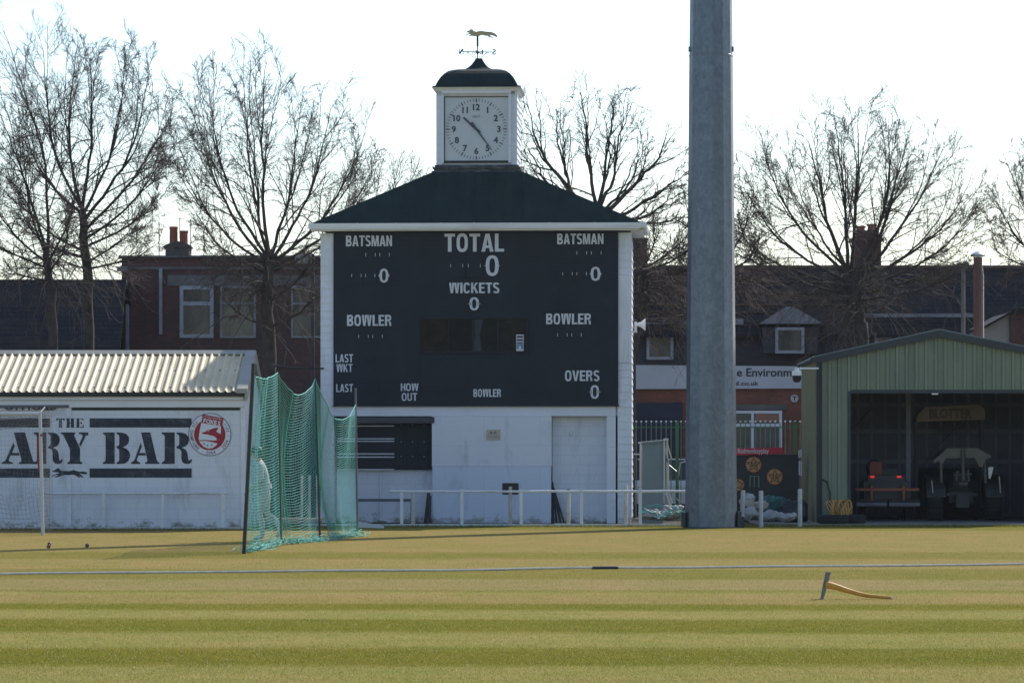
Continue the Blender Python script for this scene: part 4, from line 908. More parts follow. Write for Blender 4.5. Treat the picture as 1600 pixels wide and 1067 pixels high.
# dark hurdle frame left recess, leaning stakes, plank
d = 82.6; S = FPX / d
o = thing('steel_hurdle', (wx(601, d), d, 0), 'dark grey square steel frame standing in the left scoreboard recess', 'frame')
t = MB(); t.box((557 - 601) / S, (644 - 601) / S, -.02, .03, z(783.5), z(779)); t.build('top_bar', 'goal_grey', o)
for p in (558.5, 642.5): t = MB(); t.box((p - 1.3 - 601) / S, (p + 1.3 - 601) / S, -.02, .03, 0, z(783.5) - .002); t.build('leg', 'goal_grey', o)
def lean_boards(px, d, pts, lab, cat='timber'):
    S = FPX / d; o = thing('timber_stack', (wx(px, d), d, 0), lab, cat)
    for i, (xb, xt_, yt, w) in enumerate(pts):
        zt_ = CAMZ + (HOR - yt) / S; a, b = (xb - px) / S, (xt_ - px) / S; w = w / S; y0, y1 = -.05 - .05 * i, .12 - .03 * i
        t = MB(); t.hexa([(a, y0, 0), (a + w, y0, 0), (a + w, y0 + .04, 0), (a, y0 + .04, 0), (b, y1, zt_), (b + w, y1, zt_), (b + w, y1 + .04, zt_), (b, y1 + .04, zt_)]); t.build('board', 'timber_dark', o)
lean_boards(872, 83.2, ((863, 862, 753, 3), (868, 862, 759, 3.5), (874, 863, 763, 4), (880, 865, 768, 3.2)), 'dark boards leaning in the white right recess of the scoreboard')
lean_boards(668, 83.2, ((662, 667, 770, 5), (668, 669, 774, 5)), 'dark boards leaning at the inner corner of the left scoreboard recess')
d = 78.8; t = MB(); t.hexa([(-.3, .25, 0), (.32, -.3, 0), (.32, -.22, 0), (-.3, .33, 0), (-.3, .25, .14), (.32, -.3, .05), (.32, -.22, .05), (-.3, .33, .14)]); tag(t.build('plank', 'rail_white', None, loc=(wx(578, d), d, .0)), 'loose white plank lying askew by the foot of the green net', 'plank')

# ------------------------------------------------------------------ cabinet, sacks, play wall, fence
d = 82.9; S = FPX / d; z = lambda y: CAMZ + (HOR - y) / S; x = lambda p: (p - 1020) / S
o = thing('steel_cabinet', (wx(1020, d), d, 0), 'tall grey steel cabinet with a folded white metal frame on its side', 'cabinet', rz=R(3))
t = MB(); t.box(x(1003.5), x(1036), 0, .7, .0, z(691)); t.build('body', 'cabinet', o)
t = MB(); t.hexa([(x(1001.5), -.05, z(693)), (x(1037), -.05, z(690.5)), (x(1037), .75, z(690.5)), (x(1001.5), .75, z(693)), (x(1001.5), -.05, z(690.4)), (x(1037), -.05, z(687.2)), (x(1037), .75, z(687.2)), (x(1001.5), .75, z(690.4))]); t.box(x(1017), x(1021), -.03, -.001, z(697), z(694.5)); t.build('lid', 'cabinet', o)
t = MB()
for a, b, y in ((1037.5, 1038, -.02), (1043, 1044.5, .12)): t.tube([(x(a), y, z(686)), (x(a + .3), y, z(720)), (x(b), y, z(762))], .026, 6)
t.tube([(x(1038), -.02, z(699)), (x(1045), .05, z(722)), (x(1045), .05, z(762))], .016, 6); t.tube([(x(1043.5), .12, z(693)), (x(1050), .15, z(716))], .016, 6)
t.tube([(x(1039), 0, z(766)), (x(1047), 0, z(789))], .016, 6); t.tube([(x(1044), .1, z(762)), (x(1051), .1, z(786))], .016, 6); t.tube([(x(1046), .1, z(726)), (x(1058), .1, z(736))], .007, 6); t.box(x(1038), x(1044.5), -.04, .14, z(688), z(684.7)); t.box(x(1045), x(1050), .0, .1, z(790), z(786))
t.build('folded_frame', 'alu', o)
t = MB(); t.plate([(x(1038), z(699)), (x(1040), z(699)), (x(1046), z(722)), (x(1038), z(722))], .06, .08); t.build('frame_panel', 'cabinet', o)
def sack(px, py, d, w, h, dep, lab, m='sack', rz=0., seed=1, tilt=0.):
    S = FPX / d; r_ = random.Random(seed); t = MB(); nu, nv = 14, 9; ph = [r_.uniform(0, 6.28) for _ in range(6)]
    for j in range(nv + 1):
        v = math.pi * j / nv
        for i in range(nu):
            a = 2 * math.pi * i / nu; k = 1 + .10 * math.sin(3 * a + ph[0]) + .07 * math.sin(5 * a + ph[1] + v * 2) + .06 * math.sin(4 * v + ph[2] + a)
            c = math.cos(a); s_ = math.sin(a); e = .72
            xx = math.copysign(abs(c) ** e, c) * math.sin(v) ** .6 * w / 2 * k; yy = math.copysign(abs(s_) ** e, s_) * math.sin(v) ** .6 * dep / 2 * k
            zz = h / 2 - math.cos(v) * h / 2 * (1 + .12 * math.sin(a * 2 + ph[3])) + .035 * math.sin(xx * 14 + ph[4]) + tilt * xx
            t.v.append((xx, yy, max(zz, 0)))
    for j in range(nv):
        for i in range(nu): t.face((j * nu + i, j * nu + (i + 1) % nu, (j + 1) * nu + (i + 1) % nu, (j + 1) * nu + i))
    o = t.build('sack', m, None, True, (wx(px, d), d, max(0, CAMZ + (HOR - py) / S)), rz); sm = o.modifiers.new('soft', 'SUBSURF'); sm.levels = 3; sm.render_levels = 3; tx = bpy.data.textures.new('crumple', 'CLOUDS'); tx.noise_scale = .13; tx.noise_depth = 3; dm = o.modifiers.new('crumple', 'DISPLACE'); dm.texture = tx; dm.strength = .13; dm.mid_level = .5; dm.texture_coords = 'GLOBAL'
    return tag(o, lab, 'sack', group='sacks heaped behind the railing')
sack(1022, 812, 81.2, .62, .22, .4, 'shiny pale sack at the foot of the grey cabinet', 'sack', .1, 1)
sack(1050, 812, 81.5, .55, .20, .5, 'flat dull sack between the cabinet and the big steel pole, lowest of its heap', 'sack_tan', -.2, 2)
sack(1052, 801, 81.8, .5, .17, .4, 'pale sack on top of the heap left of the big steel pole', 'sack', .3, 3, .1)
sack(1170, 812, 81.0, .42, .26, .45, 'pale lumpy sack just right of the big steel pole', 'sack', .2, 4)
sack(1182, 798, 81.6, .60, .22, .45, 'tan sack stacked above the pale sacks beside the big pole', 'sack_tan', -.1, 5, -.1)
sack(1198, 812, 81.2, .40, .19, .4, 'grey sack behind the middle white post', 'sack', .5, 6)
sack(1222, 813, 80.9, .62, .17, .45, 'long flattened white sack left of the white corner post', 'sack', -.15, 7, .05)
sack(1168, 787, 82.0, .35, .2, .4, 'small pale sack on top of the heap right of the big pole', 'sack', .2, 8)
def bundle(name, px, d, w, h, m, lab, cat, seed):
    o = sack(px, 0, d, w, h, .5, lab, m, 0, seed); o.name = name; o['category'] = cat; o.location.z = 0; del o['group']; return o
bundle('net_bundle', 1205, 83.2, .78, .62, 'teal', 'crumpled dark teal netting heaped against the play wall', 'netting', 11)
bundle('tarpaulin', 1241, 82.6, .62, .56, 'tarp_dark', 'dark tarpaulin heap beside the left wall of the green shed', 'tarpaulin', 12)
t = MB(); rr = random.Random(5)
for i in range(9):
    pts = [(rr.uniform(-.4, .4), rr.uniform(-.15, .1), .22 + .08 * math.sin(i))]
    for k in range(7): pts.append((pts[-1][0] + rr.uniform(-.16, .16), pts[-1][1] + rr.uniform(-.05, .05), .05 + abs(pts[-1][2] + rr.uniform(-.06, .05)) * .9))
    t.tube(pts, .012, 5)
tag(t.build('twine_tangle', 'net', None, loc=(wx(1040, 81.0), 81.0, 0)), 'tangle of green net cord over the sacks by the grey cabinet', 'twine')
# play wall with targets
d = 85.0; S = FPX / d; z = lambda y: CAMZ + (HOR - y) / S; x = lambda p: (p - 1195) / S
o = thing('play_wall', (wx(1195, d), d, 0), 'dark play wall with red banner and gold star target discs', 'play panel')
t = MB(); 
for i in range(12): a = .02 + i * .125; t.box(x(1118), x(1249), 0, .05, a, min(a + .119, z(709)))
t.box(x(1120), x(1247), .051, .1, 0, z(710)); PW = t.build('panel', 'panel_dark', o)
t = MB(); t.hexa([(x(1118), -.05, z(713)), (x(1223), -.05, z(708.5)), (x(1223), -.02, z(708.5)), (x(1118), -.02, z(713)), (x(1118), -.05, z(700.5)), (x(1223), -.05, z(699)), (x(1223), -.02, z(699)), (x(1118), -.02, z(700.5))]); BN = t.build('banner', 'banner_red', o)
t = MB(); put_text(t, 'Redmonkeyplay', x(1152.5), x(1201), z(710.5), z(700.2), -.052, .004, .008); t.build('lettering', 'letter_white', BN)
def disc(px, py, r, num):
    t = MB(); t.lathe([(.0, -.012), (r * 1.12 / S, -.012), (r * 1.12 / S, -.002)], (x(px), 0, z(py)), 28, 'y'); D = t.build('target_ring', 'disc_ring', o)
    t = MB(); t.lathe([(.0, -.018), (r / S, -.018), (r / S, -.0125)], (x(px), 0, z(py)), 28, 'y'); t.build('target_disc', 'disc_gold', D)
    t = MB(); st = [(x(px) + (r * .92 if i % 2 == 0 else r * .42) / S * math.sin(i * math.pi / 5), z(py) + (r * .92 if i % 2 == 0 else r * .42) / S * math.cos(i * math.pi / 5)) for i in range(10)]
    for i in range(10): bar2(t, st[i], st[(i + 1) % 10], .0085, -.027)
    if num: put_text(t, num, x(px - 4.6), x(px + 4.6), z(py + 3.6), z(py - 3.2), -.0185, .006, .03)
    t.build('target_star', mat('star_ink', (.10, .045, .03), .6), D)
disc(1177.3, 725.6, 11.8, '50'); disc(1210.5, 744.6, 11.8, '25'); disc(1153.5, 757, 9, None)
t = MB()
for a in (1172, 1178.5, 1185.5): t.box(x(a - .9), x(a + .9), -.016, -.002, z(761), z(744.5))
t.box(x(1171), x(1186.5), -.016, -.002, z(744.4), z(743.2)); t.build('painted_wicket', 'wicket_green', o)
t = MB()
for a, y0, y1 in ((1248.5, 703, 715), (1251.5, 702, 714), (1249, 720, 742), (1252, 720, 743)): t.box(x(a - 1.0), x(a + .9), -.03, -.0, z(y1), z(y0))
t.build('edge_marker', 'letter_white', o)
# green railing fence
d = 89.0; S = FPX / d; z = lambda y: CAMZ + (HOR - y) / S
o = thing('railing_fence', (wx(1090, d), d, 0), 'tall green ball topped railing fence behind the cabinet and big pole', 'fence'); x = lambda p: (p - 1090) / S
t = MB(); px = 940.0
while px < 1262:
    t.tube([(x(px), 0, .05), (x(px), 0, z(660))], .011, 6); t.k = 1; t.lathe([(.0, -.026), (.022, -.014), (.026, 0), (.022, .014), (.0, .026)], (x(px), 0, z(658.5)), 8); t.k = 0; px += 7.75
t.build('pales', ['fence_grey', 'frame_shop'], o)
t = MB()
for y in (667.5, 768): t = MB(); t.box(x(938), x(1262), -.02, .02, z(y + .8), z(y - .8)); t.build('cross_rail', 'fence_green', o)
for p in (1058, 1242, 960): t = MB(); t.box(x(p - 2.4), x(p + 2.4), -.04, .04, 0, z(658)); t.build('fence_post', 'fence_green', o)
t = MB(); t.tube([(x(1059), 0, z(748)), (x(1063), 0, z(723)), (x(1075), 0, z(720))], .022, 6); t.build('bent_tube', 'alu', o); t = MB(); t.tube([(x(1056), -.05, z(778)), (x(1060), -.05, z(782)), (x(1068), -.05, z(783))], .014, 6); t.build('bent_tube', 'alu', o); t = MB(); t.tube([(x(940), -.03, z(709.5)), (x(1001), -.03, z(709.5))], .02, 6); t.build('bent_tube', 'alu', o)
# parked car behind the railings
d = 92.0; S = FPX / d; z = lambda y: CAMZ + (HOR - y) / S
o = thing('parked_car', (wx(1040, d), d, 0), 'pale blue grey car parked side on behind the green railings', 'car')
t = MB(); t.slab([(0, .3), (0, .75), (.1, .9), (1.5, .9), (1.6, .75), (1.6, .3)], -1.9, 2.0)
body = t.build('body', 'car_paint', o)
t = MB(); t.hexa([(-1.1, .1, .9), (1.1, .1, .9), (1.1, 1.5, .9), (-1.1, 1.5, .9), (-.7, .25, 1.42), (.6, .25, 1.42), (.6, 1.35, 1.42), (-.7, 1.35, 1.42)]); t.build('cabin', 'glass_car', o)
t = MB(); t.box(-.68, .58, .27, 1.33, 1.421, 1.45); t.build('roof', 'car_paint', o)
for a in (-1.25, 1.3):
    for y in (.1, 1.5):
        t = MB(); t.lathe([(.05, -.1), (.31, -.1), (.31, .1), (.05, .1)], (a, y, .31), 20, 'y'); w_ = t.build('wheel', 'tyre', o)
        t = MB(); t.lathe([(.02, -.11), (.2, -.105), (.2, .105), (.02, .11)], (a, y, .31), 14, 'y'); t.build('rim', 'alu', w_)
# ------------------------------------------------------------------ shop, houses behind
def window(par, x0, x1, z0, z1, y, m='frame_white', fw=.07, trans=None, mull=None, gl='house_glass', tw=None):
    w = MB(); tw = tw or fw
    w.box(x0, x0 + fw, y - .05, y + .03, z0, z1); w.box(x1 - fw, x1, y - .05, y + .03, z0, z1)
    w.box(x0 + fw, x1 - fw, y - .05, y + .03, z0, z0 + fw); w.box(x0 + fw, x1 - fw, y - .05, y + .03, z1 - tw, z1)
    if trans: w.box(x0 + fw, x1 - fw, y - .045, y + .03, trans - fw * .55, trans + fw * .55)
    if mull: w.box(mull - fw * .45, mull + fw * .45, y - .048, y + .03, z0 + fw, (trans - fw * .56) if trans else z1 - tw)
    if mull and trans: w.box(mull - fw * .45, mull + fw * .45, y - .048, y + .03, trans + fw * .56, z1 - tw)
    o = w.build('window', m, par); g = MB(); g.box(x0 + .01, x1 - .01, y - .01, y + .02, z0 + .01, z1 - .01); g.build('pane', gl, o)
    return o
F = Frame(1119, 96.0); X, Z = F.X, F.Z
o = thing('brick_shop', F.loc, 'low red brick shop with long pale fascia sign behind the railing fence', 'shop')
w = MB(); w.box(X(930), X(1275), 0, 5, 0, Z(572)); w.build('wall', 'brick_shop', o)
w = MB(); w.hexa([(X(930), -.18, Z(608)), (X(1255), -.18, Z(607)), (X(1255), -.005, Z(607)), (X(930), -.005, Z(608)), (X(930), -.18, Z(570)), (X(1255), -.18, Z(572.5)), (X(1255), -.005, Z(572.5)), (X(930), -.005, Z(570))]); sg = w.build('fascia_sign', 'sign_face', o)
t = MB(); put_text(t, 'e Environment', X(1150.5), X(1262), Z(588.5), Z(575.5), -.182, .006, .02); put_text(t, '.co.uk', X(1155), X(1184.5), Z(602.5), Z(595.5), -.182, .006, .02); put_text(t, 'd', X(1149), X(1153.5), Z(602.5), Z(595.5), -.182, .006, .02); t.build('lettering', 'ink', sg)
w = MB(); w.box(X(930), X(1066), -.06, -.003, .0, Z(629)); w.k = 1
for i in range(16): w.box(X(930), X(1066), -.075, -.0605, .1 + i * .16, .1 + i * .16 + .012)
w.build('roller_shutter', ['navy', 'black'], o)
w = MB(); w.box(X(1150), X(1229), -.08, -.003, Z(640), Z(632)); w.build('lintel', 'stone_band', o)
window(o, X(1128), X(1221.5), Z(705), Z(641.5), -.05, 'frame_shop', .075, Z(664), X(1175.5), mat('shop_glass', (.10, .105, .085), .2, var=.3))
w = MB(); w.box(X(1180), X(1217), -.085, -.0605, Z(659), Z(645)); w.build('window_panel', mat('brown_panel', (.26, .13, .09), .4, var=.2), o)  # flat brown panel over the upper right pane
w = MB(); w.lathe([(0, -.10), (.095, -.10), (.105, -.09), (.105, -.003)], (X(1241), 0, Z(622.5)), 20, 'y'); e = w.build('round_sign', 'sign_face', o)
w = MB(); put_text(w, 'T', X(1238), X(1244), Z(626), Z(619), -.1015, .005, .05); w.build('lettering', 'disc_ring', e)

# dark terrace with slate roof (right half)
F = Frame(1290, 112.0); X, Z = F.X, F.Z
o = thing('slate_terrace', F.loc, 'long dark terrace house row with slate roof and white dormer gable', 'terrace')
rz0, re = Z(416), Z(520)
w = MB(); w.box(X(890), X(1700), 0, 8, 0, re); w.build('wall', 'brick_dark', o)
w = MB(); w.slab([(-.35, re - .05), (1.15, rz0), (7.6, rz0 - .3), (7.6, re - .15), (1.15, rz0 - .12), (-.35, re - .15)], X(885), X(1705)); RFF = w.build('roof', 'slate', o)
w = MB()
for py in (438.5, 456, 476, 488): 
    t_ = (Z(py) - re) / (rz0 - re); y = -.35 + 1.5 * t_; w.box(X(985), X(1330 if py != 488 else 1240), y - .06, y + .02, Z(py) - .01, Z(py) + .035)
w.tube([(X(885), 1.15, rz0 + .02), (X(1705), 1.15, rz0 + .02)], .07, 6); w.build('roof_batten', mat('mossy', (.10, .068, .05), .9, var=.4), RFF)
g = MB(); g.slab([(-.75, Z(508)), (2.0, Z(508)), (2.0, Z(507)), (-.75, Z(507))], X(1182), X(1284)); g.build('dormer_soffit', 'timber_dark', o)
g = MB(); g.plate(F.poly([(1182, 508), (1284, 507), (1236, 480), (1226, 480)]), -.72, -.66); g.k = 1; g.slab([(-.60, Z(512)), (1.5, Z(512)), (1.5, Z(553)), (-.60, Z(553))], X(1190), X(1276)); g.build('dormer', ['frame_dim', 'brick_dark'], o)
window(o, X(1209), X(1254), Z(553), Z(512.5), -.64, 'frame_white', .09)
for q_ in ((1350, 1526, 496.5, 491), (985, 1075, 507, 500), (1140, 1160, 508, 499)): g = MB(); g.box(X(q_[0]), X(q_[1]), -.55, -.35, Z(q_[2]), Z(q_[3])); g.build('eaves_board', 'frame_dim', o)
window(o, X(1366), X(1432), Z(556), Z(506), -.07, 'frame_white', .10, None, X(1402))
window(o, X(1010), X(1052), Z(562), Z(520), -.07, 'frame_white', .09)
for cx_, w_, yt in ((1362, 21, 368),):
    c = MB(); c.box(X(cx_ - w_), X(cx_ + w_), 1.2, 2.3, Z(430), Z(yt)); c.box(X(cx_ - w_ - 4), X(cx_ + w_ + 4), 1.1, 2.4, Z(yt + 5), Z(yt) ); c.box(X(cx_ - w_ + 3), X(cx_ + w_ - 3), 1.3, 2.2, Z(yt), Z(yt - 12)); ch = c.build('chimney', 'brick_red', o)
    for dx, h in ((-9, 20), (9, 23)):
        p = MB(); p.lathe([(.16, Z(yt - 10)), (.13, Z(yt - h + 4)), (.17, Z(yt - h + 3)), (.17, Z(yt - h))], (X(cx_ + dx), 1.75, 0), 12); p.build('chimney_pot', 'terracotta', ch)
c = MB(); c.box(X(985), X(1014), 1.2, 2.4, Z(440), Z(368)); c.box(X(992), X(1008), 1.4, 2.2, Z(368), Z(353)); c.build('chimney', 'brick_red', o)
# flue and pole, brick shed right
F2 = Frame(1528, 100.0); X2, Z2 = F2.X, F2.Z
fl = thing('metal_flue', F2.loc, 'tall rusty metal flue pipe with a conical cap behind the shed', 'flue')
p = MB(); p.tube([(0, 0, 0), (0, 0, Z2(402))], .125, 14); p.build('pipe', 'tin_red', fl, True)
p = MB(); p.lathe([(.20, Z2(401)), (.21, Z2(398)), (.10, Z2(393.5)), (.02, Z2(392.5))], (0, 0, 0), 14); p.build('cap', 'alu', fl, True)
p = MB(); p.tube([(.15, 0, .2), (.145, 0, Z2(430)), (.10, 0, Z2(415))], .022, 6); p.build('cable', 'alu', fl)
tp = thing('timber_pole', (wx(1505, 99), 99, 0), 'grey weathered timber pole beside the rusty flue pipe', 'pole')
p = MB(); p.tube([(0, 0, 0), (0, 0, CAMZ + (HOR - 414) / FPX * 99)], [.065, .055], 10); p.build('pole', 'timber', tp, True)
p = MB(); p.box(-.16, .16, -.08, .08, CAMZ + (HOR - 416) / FPX * 99, CAMZ + (HOR - 411) / FPX * 99); p.build('pole_head', 'timber', tp)
F3 = Frame(1570, 104.0); X3, Z3 = F3.X, F3.Z
an = thing('rendered_outhouse', F3.loc, 'beige rendered outhouse with red brick end behind the green shed', 'outhouse')
w = MB(); w.plate([(X3(1536), 0), (X3(1577.5), 0), (X3(1577.5), Z3(492)), (X3(1558), Z3(498)), (X3(1536), Z3(514))], 0, 3); w.build('rendered_wall', 'render_beige', an)
w = MB(); w.box(X3(1578), X3(1660), -.1, 3, 0, Z3(490)); w.build('brick_wall', 'brick_red', an)
w = MB(); w.hexa([(X3(1534), -.2, Z3(515)), (X3(1578), -.2, Z3(491)), (X3(1578), 3.2, Z3(491)), (X3(1534), 3.2, Z3(515)), (X3(1534), -.2, Z3(511)), (X3(1578), -.2, Z3(487)), (X3(1578), 3.2, Z3(487)), (X3(1534), 3.2, Z3(511))]); w.box(X3(1578) + .003, X3(1664), -.25, 3.2, Z3(490) + .003, Z3(483)); w.build('roof', 'slate', an)

# red brick house (left) and slate house (far left)
F = Frame(345, 113.0); X, Z = F.X, F.Z
o = thing('brick_house', F.loc, 'two storey red brick house with white sash windows behind the bar', 'house')
w = MB(); w.box(X(190), X(545), 0, 8, 0, Z(403)); w.build('wall', 'brick_red', o)
w = MB(); w.box(X(186), X(548), -.12, 8.1, Z(403) + .002, Z(399.5)); w.box(X(188), X(546), -.05, -.003, Z(421), Z(417)); w.box(X(262), X(548), -.06, -.003, Z(447) + .002, Z(430)); w.build('stone_course', 'stone_band', o)
for x0, x1 in ((281, 334), (344, 400), (455, 512)):
    s = x0 == 281
    window(o, X(x0), X(x1), Z(528), Z(447), -.02, 'frame_white' if s else mat('frame_dull', (.22, .23, .24), .6, var=.2), .115 if s else .06, Z(474.5))
w = MB(); w.box(X(197), X(202), -.12, -.003, 0, Z(447)); w.box(X(249), X(254), -.12, -.003, Z(522), Z(420)); w.build('drain_pipe', mat('pipe_grey', (.26, .27, .30), .5), o)
w = MB(); w.box(X(184), X(200), -.25, -.125, Z(424), Z(417)); w.build('hopper', mat('hopper', (.2, .2, .23), .5), o)
c = MB(); c.box(X(254), X(291), 1, 1.9, Z(399), Z(384)); c.plate(F.poly([(249, 384), (295, 384), (291, 379.5), (272, 373.5), (253, 380)]), .95, 1.95); ch = c.build('chimney', mat('chimney_stack', (.085, .07, .068), .9, var=.3), o)
for a, yt, r_ in ((264.5, 350, 6.4), (280.5, 356.5, 6.4)):
    p = MB(); s_ = r_ / F.S; p.lathe([(s_ * 1.05, Z(380)), (s_, Z(yt + 4)), (s_ * 1.1, Z(yt + 3)), (s_ * 1.1, Z(yt))], (X(a), 1.45, 0), 12); p.build('chimney_pot', 'terracotta', ch, True)
def aerial(px, yt, yb, d, lab, els, flip=1):
    S = FPX / d; z = lambda y: CAMZ + (HOR - y) / S
    o = thing('television_aerial', (wx(px, d), d, z(yb)), lab, 'aerial'); t = MB(); h = z(yt) - z(yb); t.tube([(0, 0, 0), (0, 0, h)], .016, 5); t.build('mast', 'iron', o)
    t = MB()
    for q in els: t.tube([(-.16, 0, h - q), (.14, 0, h - q - .01)], .008, 4); t.tube([(-.14 * flip, -.12, h - q - .02), (-.14 * flip, .12, h - q + .02)], .006, 4)
    t.build('element', 'iron', o)
aerial(248.5, 348, 400, 113.5, 'thin aerial mast left of the two chimney pots', (.05, .2, .9)); aerial(298, 343, 398, 113.5, 'thin aerial mast right of the two chimney pots', (.05, .25), -1); aerial(281, 340, 374, 114.2, 'short aerial with cross bar on the double chimney stack', (.03,))
aerial(1548, 404, 416, 115, 'small aerial mast on the slate ridge right of the flue', (.03, .1)); aerial(1020, 335, 372, 115.6, 'thin aerial mast between the scoreboard and the big pole', (.05, .25))
F = Frame(90, 110.0); X, Z = F.X, F.Z
o = thing('slate_house', F.loc, 'low house with a broad dark slate roof at the left edge', 'house')
w = MB(); w.box(X(-190), X(187), 0, 7, 0, Z(560)); w.build('wall', 'brick_dark', o)
w = MB(); w.slab([(-.3, Z(560)), (1.6, Z(433)), (6.5, Z(440)), (6.5, Z(563)), (1.6, Z(436)), (-.3, Z(563))], X(-195), X(188)); w.build('roof', 'slate', o)
F = Frame(474, 96.0); X, Z = F.X, F.Z
o = thing('area_floodlight', (F.loc[0], F.loc[1], 0), 'grey box floodlight on a dark pole left of the scoreboard eaves', 'floodlight')
t = MB(); t.tube([(X(488), .2, 0), (X(488), .2, Z(396))], .05, 8); t.build('pole', 'pole_black', o)
t = MB(); t.hexa([(X(462), -.15, Z(413)), (X(486), -.15, Z(413)), (X(488), .25, Z(409)), (X(460), .25, Z(409)), (X(463), -.12, Z(402)), (X(485), -.12, Z(402)), (X(487), .25, Z(394)), (X(461), .25, Z(394))]); h = t.build('lamp_housing', 'dark_steel', o)
t = MB(); t.box(X(464.5), X(484.5), -.165, -.15, Z(412), Z(403)); t.build('lamp_glass', mat('lamp_glass', (.40, .42, .42), .2), h)
# cable between the pavilion and the scoreboard
d = 80.2; t = MB(); t.tube([(wx(426, d), d + .2, CAMZ + (HOR - 571) / FPX * d), (wx(450, d), d + .3, CAMZ + (HOR - 574) / FPX * d), (wx(475, d), d + .6, CAMZ + (HOR - 575) / FPX * d), (wx(501, d), d + 1.2, CAMZ + (HOR - 574) / FPX * d)], .022, 6)
tag(t.build('overhead_cable', 'pole_black'), 'thick black cable strung from the pavilion to the scoreboard', 'cable')

F = Frame(455, 88.5); X, Z = F.X, F.Z
o = thing('board_fence', F.loc, 'dark green board fence in the gap behind the practice net', 'fence')
t = MB()
for i in range(22): t.box(X(390) + i * .125, X(390) + i * .125 + .118, -.012 * (i % 2), .03, .02, Z(655) + .012 * ((i * 7) % 3))
t.build('boards', mat('fence_board', (.020, .045, .034), .8, var=.3, dirt=(.03, .055, .03), dirt_amt=.6), o)
t = MB(); t.box(X(390), X(530), .031, .07, Z(690), Z(684)); t.build('cross_rail', 'timber_dark', o)
for px in (472, 484, 496): t = MB(); t.box(X(px) - .03, X(px) + .03, -.09, -.05, .02, Z(742)); t.build('white_paling', 'old_white', o)

# ------------------------------------------------------------------ bare trees
def norm(a): return a / np.maximum(np.linalg.norm(a, axis=-1, keepdims=True), 1e-9)
def tubes_np(P, Rr, k):
    """P (N,K,3), Rr (N,K) -> verts, quads"""
    n, K, _ = P.shape
    ax = norm(P[:, -1] - P[:, 0]); ref = np.where(np.abs(ax[:, 2:3]) < .9, np.array([[0, 0, 1.]]), np.array([[1., 0, 0]]))
    u = norm(np.cross(ax, ref)); w = np.cross(ax, u)
    a = 2 * np.pi * np.arange(k) / k
    off = (np.cos(a)[None, :, None] * u[:, None, :] + np.sin(a)[None, :, None] * w[:, None, :])
    V = P[:, :, None, :] + Rr[:, :, None, None] * off[:, None, :, :]
    idx = np.arange(n * K * k).reshape(n, K, k)
    a_ = idx[:, :-1]; b_ = idx[:, 1:]
    q = np.stack([a_, np.roll(a_, -1, 2), np.roll(b_, -1, 2), b_], -1).reshape(-1, 4)
    return V.reshape(-1, 3), q
def np_mesh(name, parts, m, parent, smooth=True):
    vs, qs, base = [], [], 0
    for V, Q in parts: vs.append(V); qs.append(Q + base); base += len(V)
    V = np.concatenate(vs); Q = np.concatenate(qs).astype(np.int32); me = bpy.data.meshes.new(name)
    me.vertices.add(len(V)); me.vertices.foreach_set('co', V.astype(np.float32).ravel())
    k = Q.shape[1]; me.loops.add(Q.size); me.loops.foreach_set('vertex_index', Q.ravel()); me.polygons.add(len(Q))
    me.polygons.foreach_set('loop_start', np.arange(0, Q.size, k, dtype=np.int32)); me.polygons.foreach_set('loop_total', np.full(len(Q), k, np.int32))
    if smooth: me.polygons.foreach_set('use_smooth', np.ones(len(Q), bool))
    me.materials.append(M[m] if isinstance(m, str) else m); me.update(calc_edges=True); me.validate()
    o = bpy.data.objects.new(name, me); COL.objects.link(o); o.parent = parent; return o
def sample(P, t):
    n, K, _ = P.shape; f = np.clip(t, 0, .9999) * (K - 1); i = f.astype(int); fr = f - i
    r = np.arange(n)[:, None]; A = P[r, i]; B = P[r, i + 1]; return A + (B - A) * fr[..., None], norm(B - A)
def children(rng, P, Rr, m, t0, t1, ang, lenk, K, up, rk, jit, rmin, taper=.35, out=None, outk=0.):
    n = P.shape[0]; t = t0 + (t1 - t0) * (np.arange(m)[None, :] + rng.random((n, m))) / m
    pos, tan = sample(P, t); L = np.linalg.norm(np.diff(P, axis=1), axis=2).sum(1)[:, None]
    rnd = rng.normal(size=pos.shape); perp = norm(np.cross(tan, rnd)); a = np.radians(ang[0] + (ang[1] - ang[0]) * rng.random((n, m)))[..., None]
    d = norm(tan * np.cos(a) + perp * np.sin(a) + np.array([0, 0, up * .5]))
    ln = L * lenk * (1.08 - .55 * t) * (.6 + .7 * rng.random((n, m)))
    s = np.linspace(0, 1, K); C = np.zeros((n, m, K, 3)); C[:, :, 0] = pos; cur = d
    for k in range(1, K):
        cur = norm(cur + rng.normal(size=cur.shape) * jit + np.array([0, 0, up]) / K)
        C[:, :, k] = C[:, :, k - 1] + cur * (ln / (K - 1))[..., None]
    f = np.clip(t, 0, .9999) * (Rr.shape[1] - 1); i = f.astype(int); pr = Rr[np.arange(n)[:, None], i]
    r0 = np.maximum(pr * rk * (.75 + .4 * rng.random((n, m))), rmin); RR = r0[..., None] * (1 - (1 - taper) * s)
    return C.reshape(n * m, K, 3), np.maximum(RR, rmin * .75).reshape(n * m, K)
